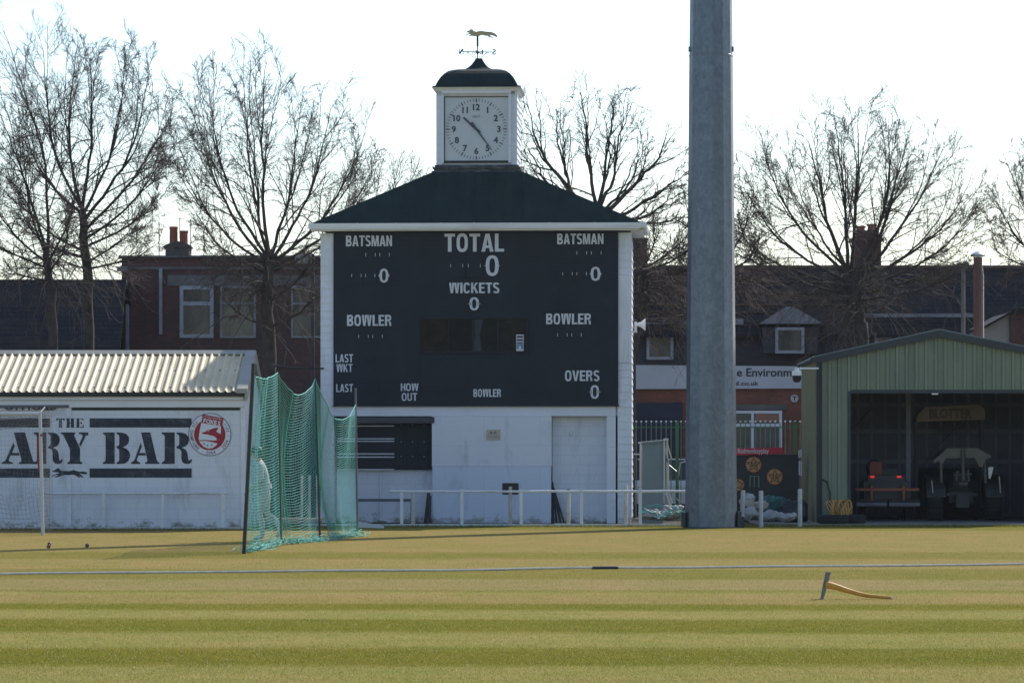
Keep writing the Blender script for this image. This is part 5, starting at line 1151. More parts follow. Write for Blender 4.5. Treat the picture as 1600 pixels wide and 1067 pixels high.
def tree(name, label, d, trunk, limbs, seed, tw=.16, dens=1.0, suckers=0, up=.35, rough=.055, fork=2, twig_r=.0037, group='bare trees behind the ground', rough2=.16, lv=(8, 8, 8), lk=.40):
    """trunk: photo points (px, py, radius px); limbs: (px0, py0, radius px, px1, py1, bow px, depth m)"""
    rng = np.random.default_rng(seed); S = FPX / d
    W = lambda px, py, dy=0.: np.array([wx(px, d), d + dy, CAMZ + (HOR - py) / S])
    base = W(trunk[0][0], 0); base[2] = 0; o = thing(name, tuple(base), label, 'tree', group=group)
    def spline(pts, K):
        pts = np.array(pts); n = len(pts); t = np.linspace(0, n - 1, K); out = []
        for q in t:
            i = min(int(q), n - 2); f = q - i; p0 = pts[max(i - 1, 0)]; p1 = pts[i]; p2 = pts[i + 1]; p3 = pts[min(i + 2, n - 1)]
            out.append(.5 * ((2 * p1) + (-p0 + p2) * f + (2 * p0 - 5 * p1 + 4 * p2 - p3) * f * f + (-p0 + 3 * p1 - 3 * p2 + p3) * f ** 3))
        return np.array(out)
    tp = [W(a, b) for a, b, r_ in trunk]; tp[0][2] = -.05; tr = np.array([r_ * .86 / S for *_, r_ in trunk])
    TP = spline(tp, 14); TR = np.interp(np.linspace(0, len(trunk) - 1, 14), range(len(trunk)), tr)
    TP[1:-1] += rng.normal(size=(12, 3)) * .02
    parts = [tubes_np((TP - base)[None], TR[None], 9)]
    LP, LR = [], []
    K = 18
    for px0, py0, r_, px1, py1, bow, dep in limbs:
        a = W(px0, py0); b = W(px1, py1, dep); L = np.linalg.norm(b - a); mid = (a + b) / 2; mid[0] += bow / S; mid[2] -= abs(bow) / S * .25; mid[1] -= dep * .15
        q1 = a + (mid - a) * .5 + np.array([bow / S * .3, 0, 0]); P_ = spline([a, (a + mid) / 2 + np.array([bow / S * .35, 0, 0]), mid, (mid + b) / 2 + np.array([bow / S * .12, 0, 0]), b], K)
        s = np.linspace(0, 1, K)[:, None]; wv = np.cumsum(rng.normal(size=(K, 3)) * rough * L / K * 1.6, axis=0); P_ = P_ + wv * np.sin(np.pi * s) ** .5
        LP.append(P_); LR.append(np.maximum(r_ * .60 / S * (1 - .9 * s[:, 0] ** .75), .0085))
    F0 = np.mean(np.array([q_[0] for q_ in LP]), axis=0); ang = [math.atan2(q_[-1][2] - F0[2], q_[-1][0] - F0[0]) for q_ in LP]; od = np.argsort(ang)[::-1]
    for n_ in range(len(od) - 1):
        for side in ((0, 1) if fork > 1 else (0,)):
            i1, i2 = (od[n_], od[n_ + 1]) if side == 0 else (od[n_ + 1], od[n_]); a1, a2 = ang[i1], ang[i2]
            if abs(a1 - a2) > 1.2: continue
            f_ = rng.uniform(.38, .55) if fork < 2 else rng.uniform(.28, .42); am = a1 + (a2 - a1) * f_; r1, r2 = (np.linalg.norm((LP[q_][-1] - F0)[[0, 2]]) for q_ in (i1, i2))
            rr_ = (r1 * (1 - f_) + r2 * f_) * rng.uniform(.95, 1.08); tgt = F0 + np.array([math.cos(am) * rr_, LP[i1][-1][1] - F0[1] + rng.uniform(-.9, .9), math.sin(am) * rr_])
            k0 = int(rng.integers(4, 9)); st = LP[i1][k0]; tn = norm(LP[i1][k0 + 1] - st); L = np.linalg.norm(tgt - st); mid = st + tn * L * .45
            s = np.linspace(0, 1, K)[:, None]; P_ = (1 - s) ** 2 * st + 2 * s * (1 - s) * mid + s * s * tgt; P_ = P_ + np.cumsum(rng.normal(size=(K, 3)) * rough * L / K * 1.5, axis=0) * np.sin(np.pi * s) ** .5
            LP.append(P_); LR.append(np.maximum(LR[i1][k0] * .78 * (1 - .88 * s[:, 0] ** .75), .0075))
    LP, LR = np.array(LP) - base, np.array(LR)
    parts.append(tubes_np(LP, LR, 7)); np_mesh('trunk', parts, 'bark', o)
    m1, m2, m3 = lv
    A, AR = children(rng, LP, LR, int(m1 * dens), .12, 1.0, (22, 48), lk, 10, up * .45, .52, rough2 * .45, .0072)
    B, BR = children(rng, A, AR, m2, .12, 1.0, (25, 52), .46, 7, .04, .52, .05, .005)
    Cc, CR_ = children(rng, B, BR, m3, .12, 1.0, (26, 58), .46, 5, .0, .6, .05, twig_r)
    E, ER = children(rng, LP, LR, int(m1 * 1.2), .2, 1.0, (30, 70), .13, 6, up * .4, .2, .17, .0055)
    G, GR = children(rng, A, AR, 4, .3, 1.0, (25, 60), .22, 5, .15, .4, .16, twig_r)
    H, HR = children(rng, E, ER, 5, .2, 1.0, (25, 55), .45, 4, .1, .5, .16, twig_r)
    tw_ = [tubes_np(A, AR, 5), tubes_np(B, BR, 4), tubes_np(Cc, CR_, 3), tubes_np(E, ER, 4), tubes_np(G, GR, 3), tubes_np(H, HR, 3)]
    if suckers:
        n = suckers; T = rng.random(n) ** .8
        pp, _ = sample((TP - base)[None], (.45 + .55 * T)[None]); pp = pp[0]; li = rng.integers(0, len(LP), n); pl_, _ = sample(LP[li], (rng.random(n) * .22)[:, None]); use = rng.random(n) < .5; pp = np.where(use[:, None], pl_[:, 0], pp)
        az = rng.random(n) * 2 * np.pi; el = rng.uniform(-.25, .8, n); dd = np.stack([np.cos(az) * np.cos(el), np.sin(az) * np.cos(el), np.sin(el)], 1); ln = rng.uniform(.5, 2.9, n)
        K2 = 9; C2 = np.zeros((n, K2, 3)); C2[:, 0] = pp; cur = dd
        for k in range(1, K2):
            cur = norm(cur + rng.normal(size=cur.shape) * .14 + np.array([0, 0, -.17])); C2[:, k] = C2[:, k - 1] + cur * (ln / (K2 - 1))[:, None]
        R2 = np.linspace(1, .45, K2)[None] * rng.uniform(.007, .019, n)[:, None]
        D2_, DR2 = children(rng, C2, R2, 5, .15, 1, (25, 65), .4, 5, -.12, .6, .2, .005); E2_, ER2 = children(rng, D2_, DR2, 2, .15, 1, (25, 65), .45, 4, -.15, .6, .2, .0048)
        tw_ += [tubes_np(C2, R2, 4), tubes_np(D2_, DR2, 3), tubes_np(E2_, ER2, 3)]
    np_mesh('crown', tw_, 'twig', o)
    return o
tree('bare_tree', 'tall spreading bare tree, tallest at left, left of the chimney pots', 100, [(138, 0, 12), (138, 500, 10), (136, 420, 9), (132, 370, 8), (128, 330, 7)],
     [(130, 335, 5, 20, 185, -18, 1.2), (130, 332, 5, 70, 75, -22, -.8), (129, 330, 5.5, 118, 60, -16, .6), (129, 328, 5.5, 148, 95, 8, -1.), (130, 335, 5, 190, 80, 10, .9), (132, 345, 5.5, 235, 100, 16, -.6), (133, 360, 5, 262, 165, 16, 1.4),
      (134, 372, 4.5, 268, 232, 20, -1.3), (135, 385, 4, 250, 300, 22, .5), (134, 395, 4, 40, 285, -25, -1.4), (135, 404, 4, 20, 335, -20, .8), (137, 410, 3.5, 205, 330, 10, 1.8), (137, 420, 3.5, 255, 380, 14, -1.2), (134, 420, 3, 70, 385, -8, 1.)], 11, suckers=95)
tree('bare_tree', 'bare tree at the left edge with a long left leaning limb', 97, [(82, 0, 10), (82, 500, 8.5), (76, 430, 7.5), (72, 395, 6)],
     [(74, 405, 5.5, 8, 50, 14, -.5), (73, 400, 5, -30, 130, 6, .8), (73, 400, 4, 40, 200, -10, -1.2), (74, 410, 4, -40, 270, -14, .6), (76, 420, 4, -50, 355, -10, -.8), (75, 410, 4, 110, 255, 14, 1.3), (78, 425, 3.5, 120, 330, 12, -1.5), (80, 440, 3.2, -20, 410, -6, 1.2)], 12, suckers=95, lv=(8, 8, 7))
tree('bare_tree', 'bare tree just left of the scoreboard rising over the brick house', 92, [(418, 0, 14), (419, 540, 12.5), (416, 480, 11.5), (418, 440, 11), (422, 405, 9)],
     [(421, 412, 5.5, 292, 160, -22, .8), (421, 410, 5.5, 330, 130, -22, -.8), (422, 408, 5.5, 372, 112, -14, 1.1), (422, 405, 6.2, 418, 100, -6, -.3), (423, 405, 5.5, 470, 150, 10, .9), (424, 408, 5.5, 520, 175, 16, -1.), (424, 412, 5.8, 570, 205, 26, .5),
      (424, 418, 4.8, 588, 270, 28, -1.2), (420, 418, 4.8, 285, 235, -26, -1.3), (418, 428, 4.2, 300, 330, -18, 1.1), (425, 425, 4, 545, 320, 18, 1.6), (420, 460, 4.5, 345, 400, -10, -1.8), (422, 470, 4.8, 500, 395, 12, -1.4), (424, 510, 4.6, 498, 470, 10, -1.), (414, 510, 3.6, 340, 445, -12, -1.2)], 13, suckers=95)
tree('bare_tree', 'pollarded bare tree with crooked limbs directly behind the scoreboard roof', 94, [(935, 0, 16), (935, 480, 15), (934, 390, 14), (932, 335, 12)],
     [(928, 340, 8, 822, 158, -24, .5), (928, 342, 6, 818, 225, -16, -.8), (930, 336, 6, 870, 165, -18, .8), (932, 332, 6.5, 905, 150, -4, -.5), (934, 330, 6.5, 945, 150, 4, .6), (935, 330, 6, 990, 165, 8, -.9), (938, 338, 7.5, 1040, 205, 18, .3), (936, 335, 5, 1000, 215, 12, 1.2),
      (940, 345, 6, 1074, 270, 18, -.5), (942, 352, 6, 1080, 300, 14, .9), (926, 348, 5, 818, 255, -14, 1.2), (945, 362, 6, 1082, 345, 14, -.8)], 14, rough=.16, rough2=.24, lv=(6, 6, 5), lk=.36, up=.25)
tree('bare_tree', 'twiggy brown leaning bare tree between the scoreboard and the big pole', 90, [(985, 0, 11), (988, 540, 9.5), (1003, 500, 8), (1010, 455, 7), (1004, 418, 6)],
     [(1006, 420, 4.5, 1085, 350, 8, .6), (1006, 424, 4.5, 1092, 372, 12, -.6), (1005, 418, 4, 1030, 340, 6, .8), (1008, 435, 4, 1095, 408, 10, -.9), (1008, 450, 3.5, 1080, 455, 6, 1.), (1004, 480, 3.5, 990, 385, -6, -.5), (1000, 500, 3.2, 1065, 505, 6, -.8), (1000, 420, 3.5, 990, 350, -3, .9)], 15, suckers=150, lv=(7, 7, 6), up=.05, lk=.42)
tree('bare_tree', 'wide spreading bare tree above the green shed, across the chimney', 95, [(1346, 0, 20), (1345, 540, 16), (1338, 490, 15), (1332, 440, 14)],
     [(1326, 432, 7.5, 1262, 215, -10, .5), (1324, 420, 6, 1298, 180, 4, -.8), (1320, 425, 5.2, 1192, 205, -28, .6), (1322, 440, 5, 1155, 295, -30, -.8), (1325, 450, 4.6, 1150, 350, -24, 1.), (1330, 430, 6.8, 1345, 165, -2, .7), (1334, 432, 6.8, 1385, 190, 20, -.6), (1336, 436, 7.2, 1420, 215, 14, .6), (1338, 440, 6.2, 1470, 225, 16, -1.),
      (1340, 445, 6, 1522, 270, 24, .6), (1342, 452, 5, 1530, 335, 24, -.9), (1342, 460, 4.4, 1520, 395, 18, 1.1), (1326, 460, 4.2, 1160, 405, -18, -1.2), (1344, 470, 4, 1480, 440, 14, -1.), (1330, 470, 3.6, 1200, 455, -12, 1.3), (1328, 425, 4.4, 1230, 260, -14, 1.6)], 16, suckers=150, lv=(8, 8, 7))
tree('bare_tree', 'bare tree reaching in at the right edge of the view', 97, [(1668, 0, 11), (1668, 480, 10), (1665, 420, 9)],
     [(1664, 425, 5, 1555, 300, -20, .5), (1664, 422, 5, 1580, 262, -14, -.7), (1664, 420, 5, 1630, 215, -4, .6), (1665, 430, 4.5, 1540, 385, -14, -.8), (1668, 420, 5, 1720, 220, 8, .3), (1668, 425, 5, 1770, 300, 14, .8)], 17, suckers=60)
tree('bare_tree', 'slender bare tree top showing above the left roof slope of the scoreboard', 108, [(606, 0, 7), (604, 450, 6), (603, 360, 4)],
     [(603, 365, 3, 628, 236, -4, .2), (603, 365, 2.6, 655, 255, 8, -.4), (603, 370, 2.6, 585, 262, -6, .5), (603, 375, 2.4, 660, 285, 10, .6)], 18, lv=(7, 5, 4))
tree('bare_tree', 'small bare tree glimpsed between the big pole and the wide right tree', 99, [(1118, 0, 9), (1118, 480, 8), (1120, 420, 7)],
     [(1120, 425, 4, 1180, 300, 12, .5), (1120, 425, 4, 1068, 305, -8, -.6), (1120, 430, 4, 1190, 372, 16, .8), (1120, 425, 4.5, 1118, 255, 3, .2), (1120, 440, 3.5, 1060, 400, -10, .9), (1121, 445, 3.5, 1185, 425, 10, -.7)], 19, suckers=120)
# ------------------------------------------------------------------ cricket net
def knet(name, A, B, hA, hB, sag, rows, cell, m, parent, thick, drop=None, belly=0., seed=1):
    """knotted net between post tops A,hA and B,hB; rows hang slack between the posts"""
    rng = random.Random(seed); L = math.hypot(B[0] - A[0], B[1] - A[1]); nx = max(4, int(L / cell)); t = MB()
    nxv, nyv = -(B[1] - A[1]) / L, (B[0] - A[0]) / L
    grid = []
    for j in range(rows + 1):
        v = j / rows; row = []
        for i in range(nx + 1):
            u = i / nx; top = hA + (hB - hA) * u; s = 4 * u * (1 - u)
            z = top * (1 - v) - s * sag * (1 - .35 * v)
            lift = drop(u) if drop else 0.0
            z = top - (top - lift) * v - s * sag * (1 - v * .25)
            off = belly * s * math.sin(math.pi * min(1, v * 1.02)) + .035 * math.sin(u * 10 + seed + v * 2.5) * s + .012 * math.sin(u * 34 + seed * 3 - v * 2) * s + (.10 * math.sin(u * 23 + seed * 2) + .08 * math.sin(u * 41)) * max(0, v - .86) * 5
            z += rng.uniform(-.006, .006)
            if z < .015: z = .015 + .02 * rng.random() + .05 * abs(math.sin(u * 31 + j)) * min(1, max(0, v - .85) * 8)
            row.append((A[0] + (B[0] - A[0]) * u + nxv * off, A[1] + (B[1] - A[1]) * u + nyv * off, z))
        grid.append(row)
    P = np.array(grid); segs = []
    H = P.transpose(0, 1, 2); parts = [tubes_np(H, np.full(H.shape[:2], thick * 2.5), 3), tubes_np(P.transpose(1, 0, 2), np.full((nx + 1, rows + 1), thick), 3)]
    return parts, grid
posts = [(381, 865, 396, 568), (439, 852, 433.5, 582), (500, 845.5, 492, 592), (558.5, 838.5, 555.5, 606)]
CN = thing('cricket_net', (wx(470, 66), 66, 0), 'green cricket practice net sagging between black posts', 'net')
org = np.array(CN.location)
pb, pt = [], []
for i, (bx, by, tx, ty) in enumerate(posts):
    d = gd(by); b = np.array([wx(bx, d), d, 0]); t_ = np.array([wx(tx, d), d, CAMZ + (HOR - ty) / FPX * d]); pb.append(b); pt.append(t_)
    t = MB(); r_ = .034 if i < 1 else .021
    t.tube([tuple(b - org), tuple((b + t_) / 2 - org), tuple(t_ - org)], r_, 8); t.build('net_post', 'pole_black' if i < 3 else 'goal_grey', CN)
tops = [pt[0][2] - .18, pt[1][2], pt[2][2], pt[3][2] - .32]
def lerp_top(i): return pt[i]
for i, (sag, belly, drop) in enumerate(((.10, .10, None), (.36, .20, None), (.52, .18, lambda u: .95 * max(0, 1 - u * 1.55) ** 1.3))):
    A, B = pb[i] - org, pb[i + 1] - org
    TA, TB = pt[i] - org, pt[i + 1] - org
    parts, grid = knet('p', (A[0], A[1]), (B[0], B[1]), tops[i], tops[i + 1], sag, int(max(tops[i], tops[i + 1]) / .056) + 5, .085, 'net', CN, .0018, drop, belly, i + 1)
    # follow the lean of the posts
    out = []
    for V, Q in parts:
        dv = B - A; u = np.clip(((V[:, 0] - A[0]) * dv[0] + (V[:, 1] - A[1]) * dv[1]) / (dv[0] ** 2 + dv[1] ** 2), 0, 1); zf = V[:, 2] / 3.2
        V = V.copy(); V[:, 0] += ((TA[0] - A[0]) * (1 - u) + (TB[0] - B[0]) * u) * zf; out.append((V, Q))
    # bunched skirt lying on the grass and the slack head rope
    rng = np.random.default_rng(40 + i); n = 46; K = 7; S0 = np.zeros((n, K, 3)); u0 = rng.random(n); cur = np.stack([(B[0] - A[0]) * np.ones(n), (B[1] - A[1]) * np.ones(n), np.zeros(n)], 1) * .035
    S0[:, 0] = np.stack([A[0] + (B[0] - A[0]) * u0 + rng.normal(size=n) * .06, A[1] + (B[1] - A[1]) * u0, .02 + .10 * rng.random(n) ** 2], 1)
    for k in range(1, K):
        S0[:, k] = S0[:, k - 1] + cur * rng.uniform(.6, 1.3, (n, 1)) + rng.normal(size=(n, 3)) * .035; S0[:, k, 2] = np.clip(S0[:, k, 2], .012, .16)
    out.append(tubes_np(S0, np.full((n, K), .006), 3))
    top = np.array(grid[0])[None]; zf = top[..., 2] / 3.2; u = np.linspace(0, 1, top.shape[1])[None]; top = top.copy(); top[..., 0] += ((TA[0] - A[0]) * (1 - u) + (TB[0] - B[0]) * u) * zf
    out.append(tubes_np(top, np.full(top.shape[:2], .011), 4))
    np_mesh('net_panel', out, 'net', CN, False)

# ------------------------------------------------------------------ person behind the net, walking left
PDIST = 68.3
PR = thing('person', (wx(414, PDIST), PDIST, 0), 'person in cricket whites and dark cap walking left behind the net', 'person', rz=math.pi)
sk = {}; names = []; J = []; E_ = []; RAD = []
def j(n, p, r_, par=None):
    J.append(p); RAD.append(r_ if isinstance(r_, tuple) else (r_, r_)); names.append(n)
    if par: E_.append((names.index(par), len(J) - 1))
j('pel', (0, 0, .97), (.155, .135)); j('waist', (.015, 0, 1.10), (.145, .12), 'pel'); j('chest', (.045, 0, 1.28), (.165, .125), 'waist'); j('shou', (.07, 0, 1.42), (.15, .11), 'chest'); j('neck', (.115, 0, 1.525), (.056, .056), 'shou'); j('head', (.16, 0, 1.64), (.095, .082), 'neck'); j('crown', (.165, 0, 1.735), (.082, .072), 'head')
for s_, nm in ((1, 'l'), (-1, 'r')):
    kn = (.10, s_ * .11, .52) if s_ > 0 else (-.02, s_ * .10, .53); an = (.035, s_ * .115, .10) if s_ > 0 else (-.30, s_ * .10, .24)
    j(nm + 'hip', (.0, s_ * .10, .88), (.105, .10), 'pel'); j(nm + 'thigh', ((kn[0]) * .5, s_ * .105, .71), .092, nm + 'hip'); j(nm + 'knee', kn, .066, nm + 'thigh'); j(nm + 'calf', (kn[0] * .55 + an[0] * .45 - .02, s_ * .11, kn[2] * .6 + an[2] * .4), .062, nm + 'knee'); j(nm + 'ank', an, .046, nm + 'calf')
    toe = (.21, s_ * .125, .045) if s_ > 0 else (-.22, s_ * .11, .06); bl = ((an[0] + toe[0]) / 2, toe[1], (an[2] + toe[2]) / 2 - .01); j(nm + 'ball', bl, .045, nm + 'ank'); j(nm + 'toe', toe, .036, nm + 'ball')
    el = (.06, s_ * .265, 1.16) if s_ > 0 else (.0, s_ * .26, 1.16); wr = (.24, s_ * .20, .99) if s_ > 0 else (.16, s_ * .22, .96)
    j(nm + 'sh', (.07, s_ * .175, 1.42), .070, 'shou'); j(nm + 'el', el, .050, nm + 'sh'); j(nm + 'fa', tuple(.55 * a + .45 * b for a, b in zip(el, wr)), .042, nm + 'el'); j(nm + 'wr', wr, .028, nm + 'fa')
    hd = (wr[0] + .065, wr[1] - s_ * .015, wr[2] - .035); j(nm + 'palm', hd, (.036, .022), nm + 'wr')
    for k, (dy, dl) in enumerate(((-.027, .062), (-.009, .075), (.009, .07), (.026, .055))):
        m_ = (hd[0] + .035, hd[1] + dy, hd[2] - .015); j(nm + 'f%d' % k, m_, .0095, nm + 'palm'); j(nm + 'g%d' % k, (m_[0] + dl * .5, m_[1], m_[2] - .035), .0085, nm + 'f%d' % k); j(nm + 'h%d' % k, (m_[0] + dl * .5, m_[1], m_[2] - .068), .0075, nm + 'g%d' % k)
    j(nm + 'th', (hd[0] - .005, hd[1] - s_ * .04, hd[2] + .01), .011, nm + 'palm'); j(nm + 'tt', (hd[0] + .035, hd[1] - s_ * .055, hd[2] - .01), .009, nm + 'th')
me = bpy.data.meshes.new('skel'); me.from_pydata(J, E_, []); so = bpy.data.objects.new('skel', me); COL.objects.link(so)
sm = so.modifiers.new('Skin', 'SKIN'); sm.use_smooth_shade = True
for i, v in enumerate(me.skin_vertices[0].data): v.radius = RAD[i]; v.use_root = (i == 0)
ss = so.modifiers.new('Sub', 'SUBSURF'); ss.levels = 2; ss.render_levels = 2
dg = bpy.context.evaluated_depsgraph_get(); dg.update(); body = bpy.data.meshes.new_from_object(so.evaluated_get(dg)); bpy.data.objects.remove(so)
body.materials.clear()
for mm in ('cloth_white', 'skin', 'cap_green'): body.materials.append(M[mm])
for p in body.polygons:
    c = p.center; hand = (c.x > .20 and .80 < c.z < .99 and abs(c.y) > .1) ; p.use_smooth = True
    p.material_index = 1 if (c.z > 1.52 or hand) else 0
bo = bpy.data.objects.new('body', body); COL.objects.link(bo); bo.parent = PR
# loose shirt and trousers edges, face, cap
t = MB(); t.lathe([(.165, 1.0), (.160, 1.02), (.150, 1.10)], (.01, 0, 0), 20); t.v = [(.005 + (x - .01) * .86, y * .96, z) for x, y, z in t.v]; t.build('shirt_hem', 'cloth_white', PR, True)
t = MB(); t.lathe([(.012, -.02), (.02, -.01), (.015, .03)], (.262, 0, 1.645), 8); t.build('nose', 'skin', PR, True)
for s_ in (1, -1):
    t = MB(); t.lathe([(.002, -.012), (.012, -.006), (.012, .006), (.002, .012)], (.236, s_ * .034, 1.672), 8); t.build('eye', 'ink', PR, True)
    t = MB(); t.lathe([(.005, -.03), (.022, -.012), (.024, .014), (.008, .03)], (.155, s_ * .098, 1.655), 8); t.build('ear', 'skin', PR, True)
t = MB(); t.box(.236, .25, -.024, .024, 1.598, 1.606); t.build('mouth', mat('lips', (.28, .10, .09), .5), PR)
t = MB(); cp_ = [(.108, 1.68), (.112, 1.70), (.108, 1.745), (.085, 1.785), (.045, 1.805), (.0, 1.81)]
t.lathe(cp_, (.155, 0, 0), 20); t.hexa([(.20, -.08, 1.685), (.345, -.055, 1.665), (.345, .055, 1.665), (.20, .08, 1.685), (.20, -.08, 1.70), (.345, -.055, 1.677), (.345, .055, 1.677), (.20, .08, 1.70)]); t.build('cap', 'cap_green', PR, True)
t = MB(); t.lathe([(.104, 1.60), (.108, 1.64), (.106, 1.679)], (.14, 0, 0), 18); t.v = [(min(x, .19), y, z) for x, y, z in t.v]; t.build('hair', mat('hair', (.03, .022, .018), .8), PR, True)

# ------------------------------------------------------------------ goal at the left edge
d = gd(836); S = FPX / d; z = lambda y: CAMZ + (HOR - y) / S; x = lambda p: (p - 64) / S
GO = thing('football_goal', (wx(64, d), d, 0), 'white football goal with slack grey netting before the pavilion', 'goal')
HP_ = z(645)
gx0 = x(-320)
for px, tx in ((67, 62.5), (-320, -322)):
    t = MB(); t.tube([(x(px), 0, 0), (x(tx), 0, HP_)], .034, 10); o = t.build('goal_post', 'goal_white', GO, True)
    if px > 0: t = MB(); t.tube([(x(64.2), -.001, z(681.5)), (x(64.1), -.001, z(678))], .0365, 10); t.tube([(x(60.3), .03, z(735)), (x(59), .03, z(683))], .018, 6); t.build('post_tape', 'red_paint', o)
t = MB(); t.tube([(gx0, 0, HP_ - .02), (x(62.5), 0, HP_ - .02)], .034, 10); t.build('crossbar', 'goal_white', GO, True)
yb = 1.55; zb = CAMZ + (HOR - 636) / (FPX / (d + yb)); kx = (d + yb) / d
bx1 = (wx(108, d + yb) - wx(64, d))
t = MB(); t.tube([(gx0, yb, zb), (bx1, yb, zb + .02)], .035, 8); t.tube([(x(62.5), 0, HP_), (bx1 - .5, yb, zb)], .018, 6); t.build('net_support', 'goal_grey', GO)
def gnet(P, thick=.0019): P = np.array(P); return [tubes_np(P, np.full(P.shape[:2], thick), 3), tubes_np(P.transpose(1, 0, 2).copy(), np.full((P.shape[1], P.shape[0]), thick), 3)]
parts = []
W_ = bx1 - gx0
def top_sheet(n, m, sag, x1f):          # slack roof sheets between crossbar and the rear bar
    return [[(gx0 + (x(62) - gx0 + (bx1 - x(62)) * x1f * j / m) * i / n, yb * j / m, HP_ + (zb - HP_) * j / m - sag * math.sin(math.pi * j / m) * (1 - .55 * (i / n) ** 3)) for j in range(m + 1)] for i in range(n + 1)]
parts += gnet(top_sheet(60, 16, .55, .95)); parts += gnet(top_sheet(60, 16, .28, 1.))
parts += gnet([[(gx0 + (x(60) - gx0) * i / 60, yb + .25 * (j / 28), zb * (1 - j / 28) + .02 + .05 * math.sin(i * .3) * math.sin(math.pi * j / 28)) for j in range(29)] for i in range(61)], .0018)
parts += gnet([[(x(63) - .05 * math.sin(math.pi * i / 18) + (x(66) - x(63)) * j / 26, (yb + .2) * i / 18, (HP_ - .35 * math.sin(math.pi * i / 18)) * (1 - j / 26) + .02) for j in range(27)] for i in range(19)])
parts += gnet([[(gx0 + (x(64) - gx0) * i / 60, yb * .2 + yb * .8 * (j / 8), .92 * (1 - j / 8) * (1 - .2 * math.sin(i * .21) ** 2) + .02) for j in range(9)] for i in range(61)], .0024)
np_mesh('goal_net', parts, 'goal_net', GO, False)

# ------------------------------------------------------------------ boundary rope, pickaxe, balls
t = MB(); d0, d1 = 50.75, 54.9; x0, x1 = -9.5, 9.5; Ls = x1 - x0; nst = 1500; pitch = .085
ro = [[], [], []]
for i in range(nst + 1):
    s = i / nst; xx = x0 + Ls * s; yy = d0 + (d1 - d0) * ((xx + 7.3) / 15.2) + .10 * math.sin(xx * .9) + .05 * math.sin(xx * 2.3)
    for k in range(3):
        a = 2 * math.pi * (xx / pitch + k / 3.); ro[k].append((xx, yy + .010 * math.cos(a), .020 + .005 * math.sin(xx * 1.7) + .010 * math.sin(a)))
P_ = np.array(ro)
RO = np_mesh('boundary_rope', [tubes_np(P_, np.full(P_.shape[:2], .0098), 5)], 'rope', None); tag(RO, 'long white twisted boundary rope lying across the grass', 'rope')
t = MB(); yq = lambda xx: d0 + (d1 - d0) * ((xx + 7.3) / 15.2) + .10 * math.sin(xx * .9) + .05 * math.sin(xx * 2.3)
xs = np.linspace(wx(925, 53), wx(967, 53), 14); t.tube([(a, yq(a) - .004, .021) for a in xs], [.015] + [.024] * 12 + [.016], 8); t.build('joint_tape', 'tape_blue', RO, True)
d = gd(935.5); S = FPX / d
PK = thing('pickaxe', (wx(1283, d), d, 0), 'pickaxe stuck upright in the turf with its curved yellow handle on the grass', 'pickaxe')
t = MB(); h = 42.5 / S
def bar(mb, a, b, wa, wb, ta, tb): mb.hexa([(a[0] - wa, a[1] - ta, a[2]), (a[0] + wa, a[1] - ta, a[2]), (a[0] + wa, a[1] + ta, a[2]), (a[0] - wa, a[1] + ta, a[2]), (b[0] - wb, b[1] - tb, b[2]), (b[0] + wb, b[1] - tb, b[2]), (b[0] + wb, b[1] + tb, b[2]), (b[0] - wb, b[1] + tb, b[2])])
mid = (6.4 / S, 0, h * .52); tp_ = (11.2 / S, 0, h)
bar(t, (-.6 / S, 0, -.05), mid, .015, .027, .035, .03); bar(t, (mid[0], 0, mid[2] + .001), tp_, .027, .030, .03, .035); t.tube([(mid[0] - .022, 0, mid[2] + .01), (mid[0] + .055, -.01, mid[2] + .0)], .036, 10); t.build('head', 'pick_steel', PK)
t = MB(); hp = [(7, 21.5), (13, 20.5), (25, 17.5), (40, 12.5), (56, 8), (72, 4.6), (90, 2.9), (108, 1.6)]
pts = [(a / S, -.02 - .004 * i, b / S + .008) for i, (a, b) in enumerate(hp)]; rad = [.046, .043, .037, .032, .028, .025, .022, .02]
t.tube(pts, rad, 10); HN = t.build('handle', 'wood_handle', PK, True); t = MB(); t.tube([(108.2 / S, -.05, 1.6 / S), (111 / S, -.052, 1.5 / S)], .0165, 10); t.build('handle_end', 'old_white', HN, True)
def ball(px, py, lab):
    d = gd(py); bm = bmesh.new(); bmesh.ops.create_uvsphere(bm, u_segments=20, v_segments=12, radius=.0365)
    me = bpy.data.meshes.new('cricket_ball'); bm.to_mesh(me); bm.free(); me.materials.append(M['ball']); me.polygons.foreach_set('use_smooth', [True] * len(me.polygons))
    o = bpy.data.objects.new('cricket_ball', me); COL.objects.link(o); o.location = (wx(px, d), d, .037); tag(o, lab, 'ball', 'cricket balls on the grass')
    s = MB(); s.lathe([(.0366, -.004), (.0375, -.003), (.0375, .003), (.0366, .004)], (0, 0, 0), 20); so_ = s.build('seam', 'sack_tan', o, True); o.rotation_euler = (.6, .9, px)
ball(76, 856.5, 'dark red ball on the left, nearer one of the close pair'); ball(77.2, 852.6, 'dark red ball on the left, farther one of the close pair'); ball(136, 855, 'single dark red ball right of the close pair')

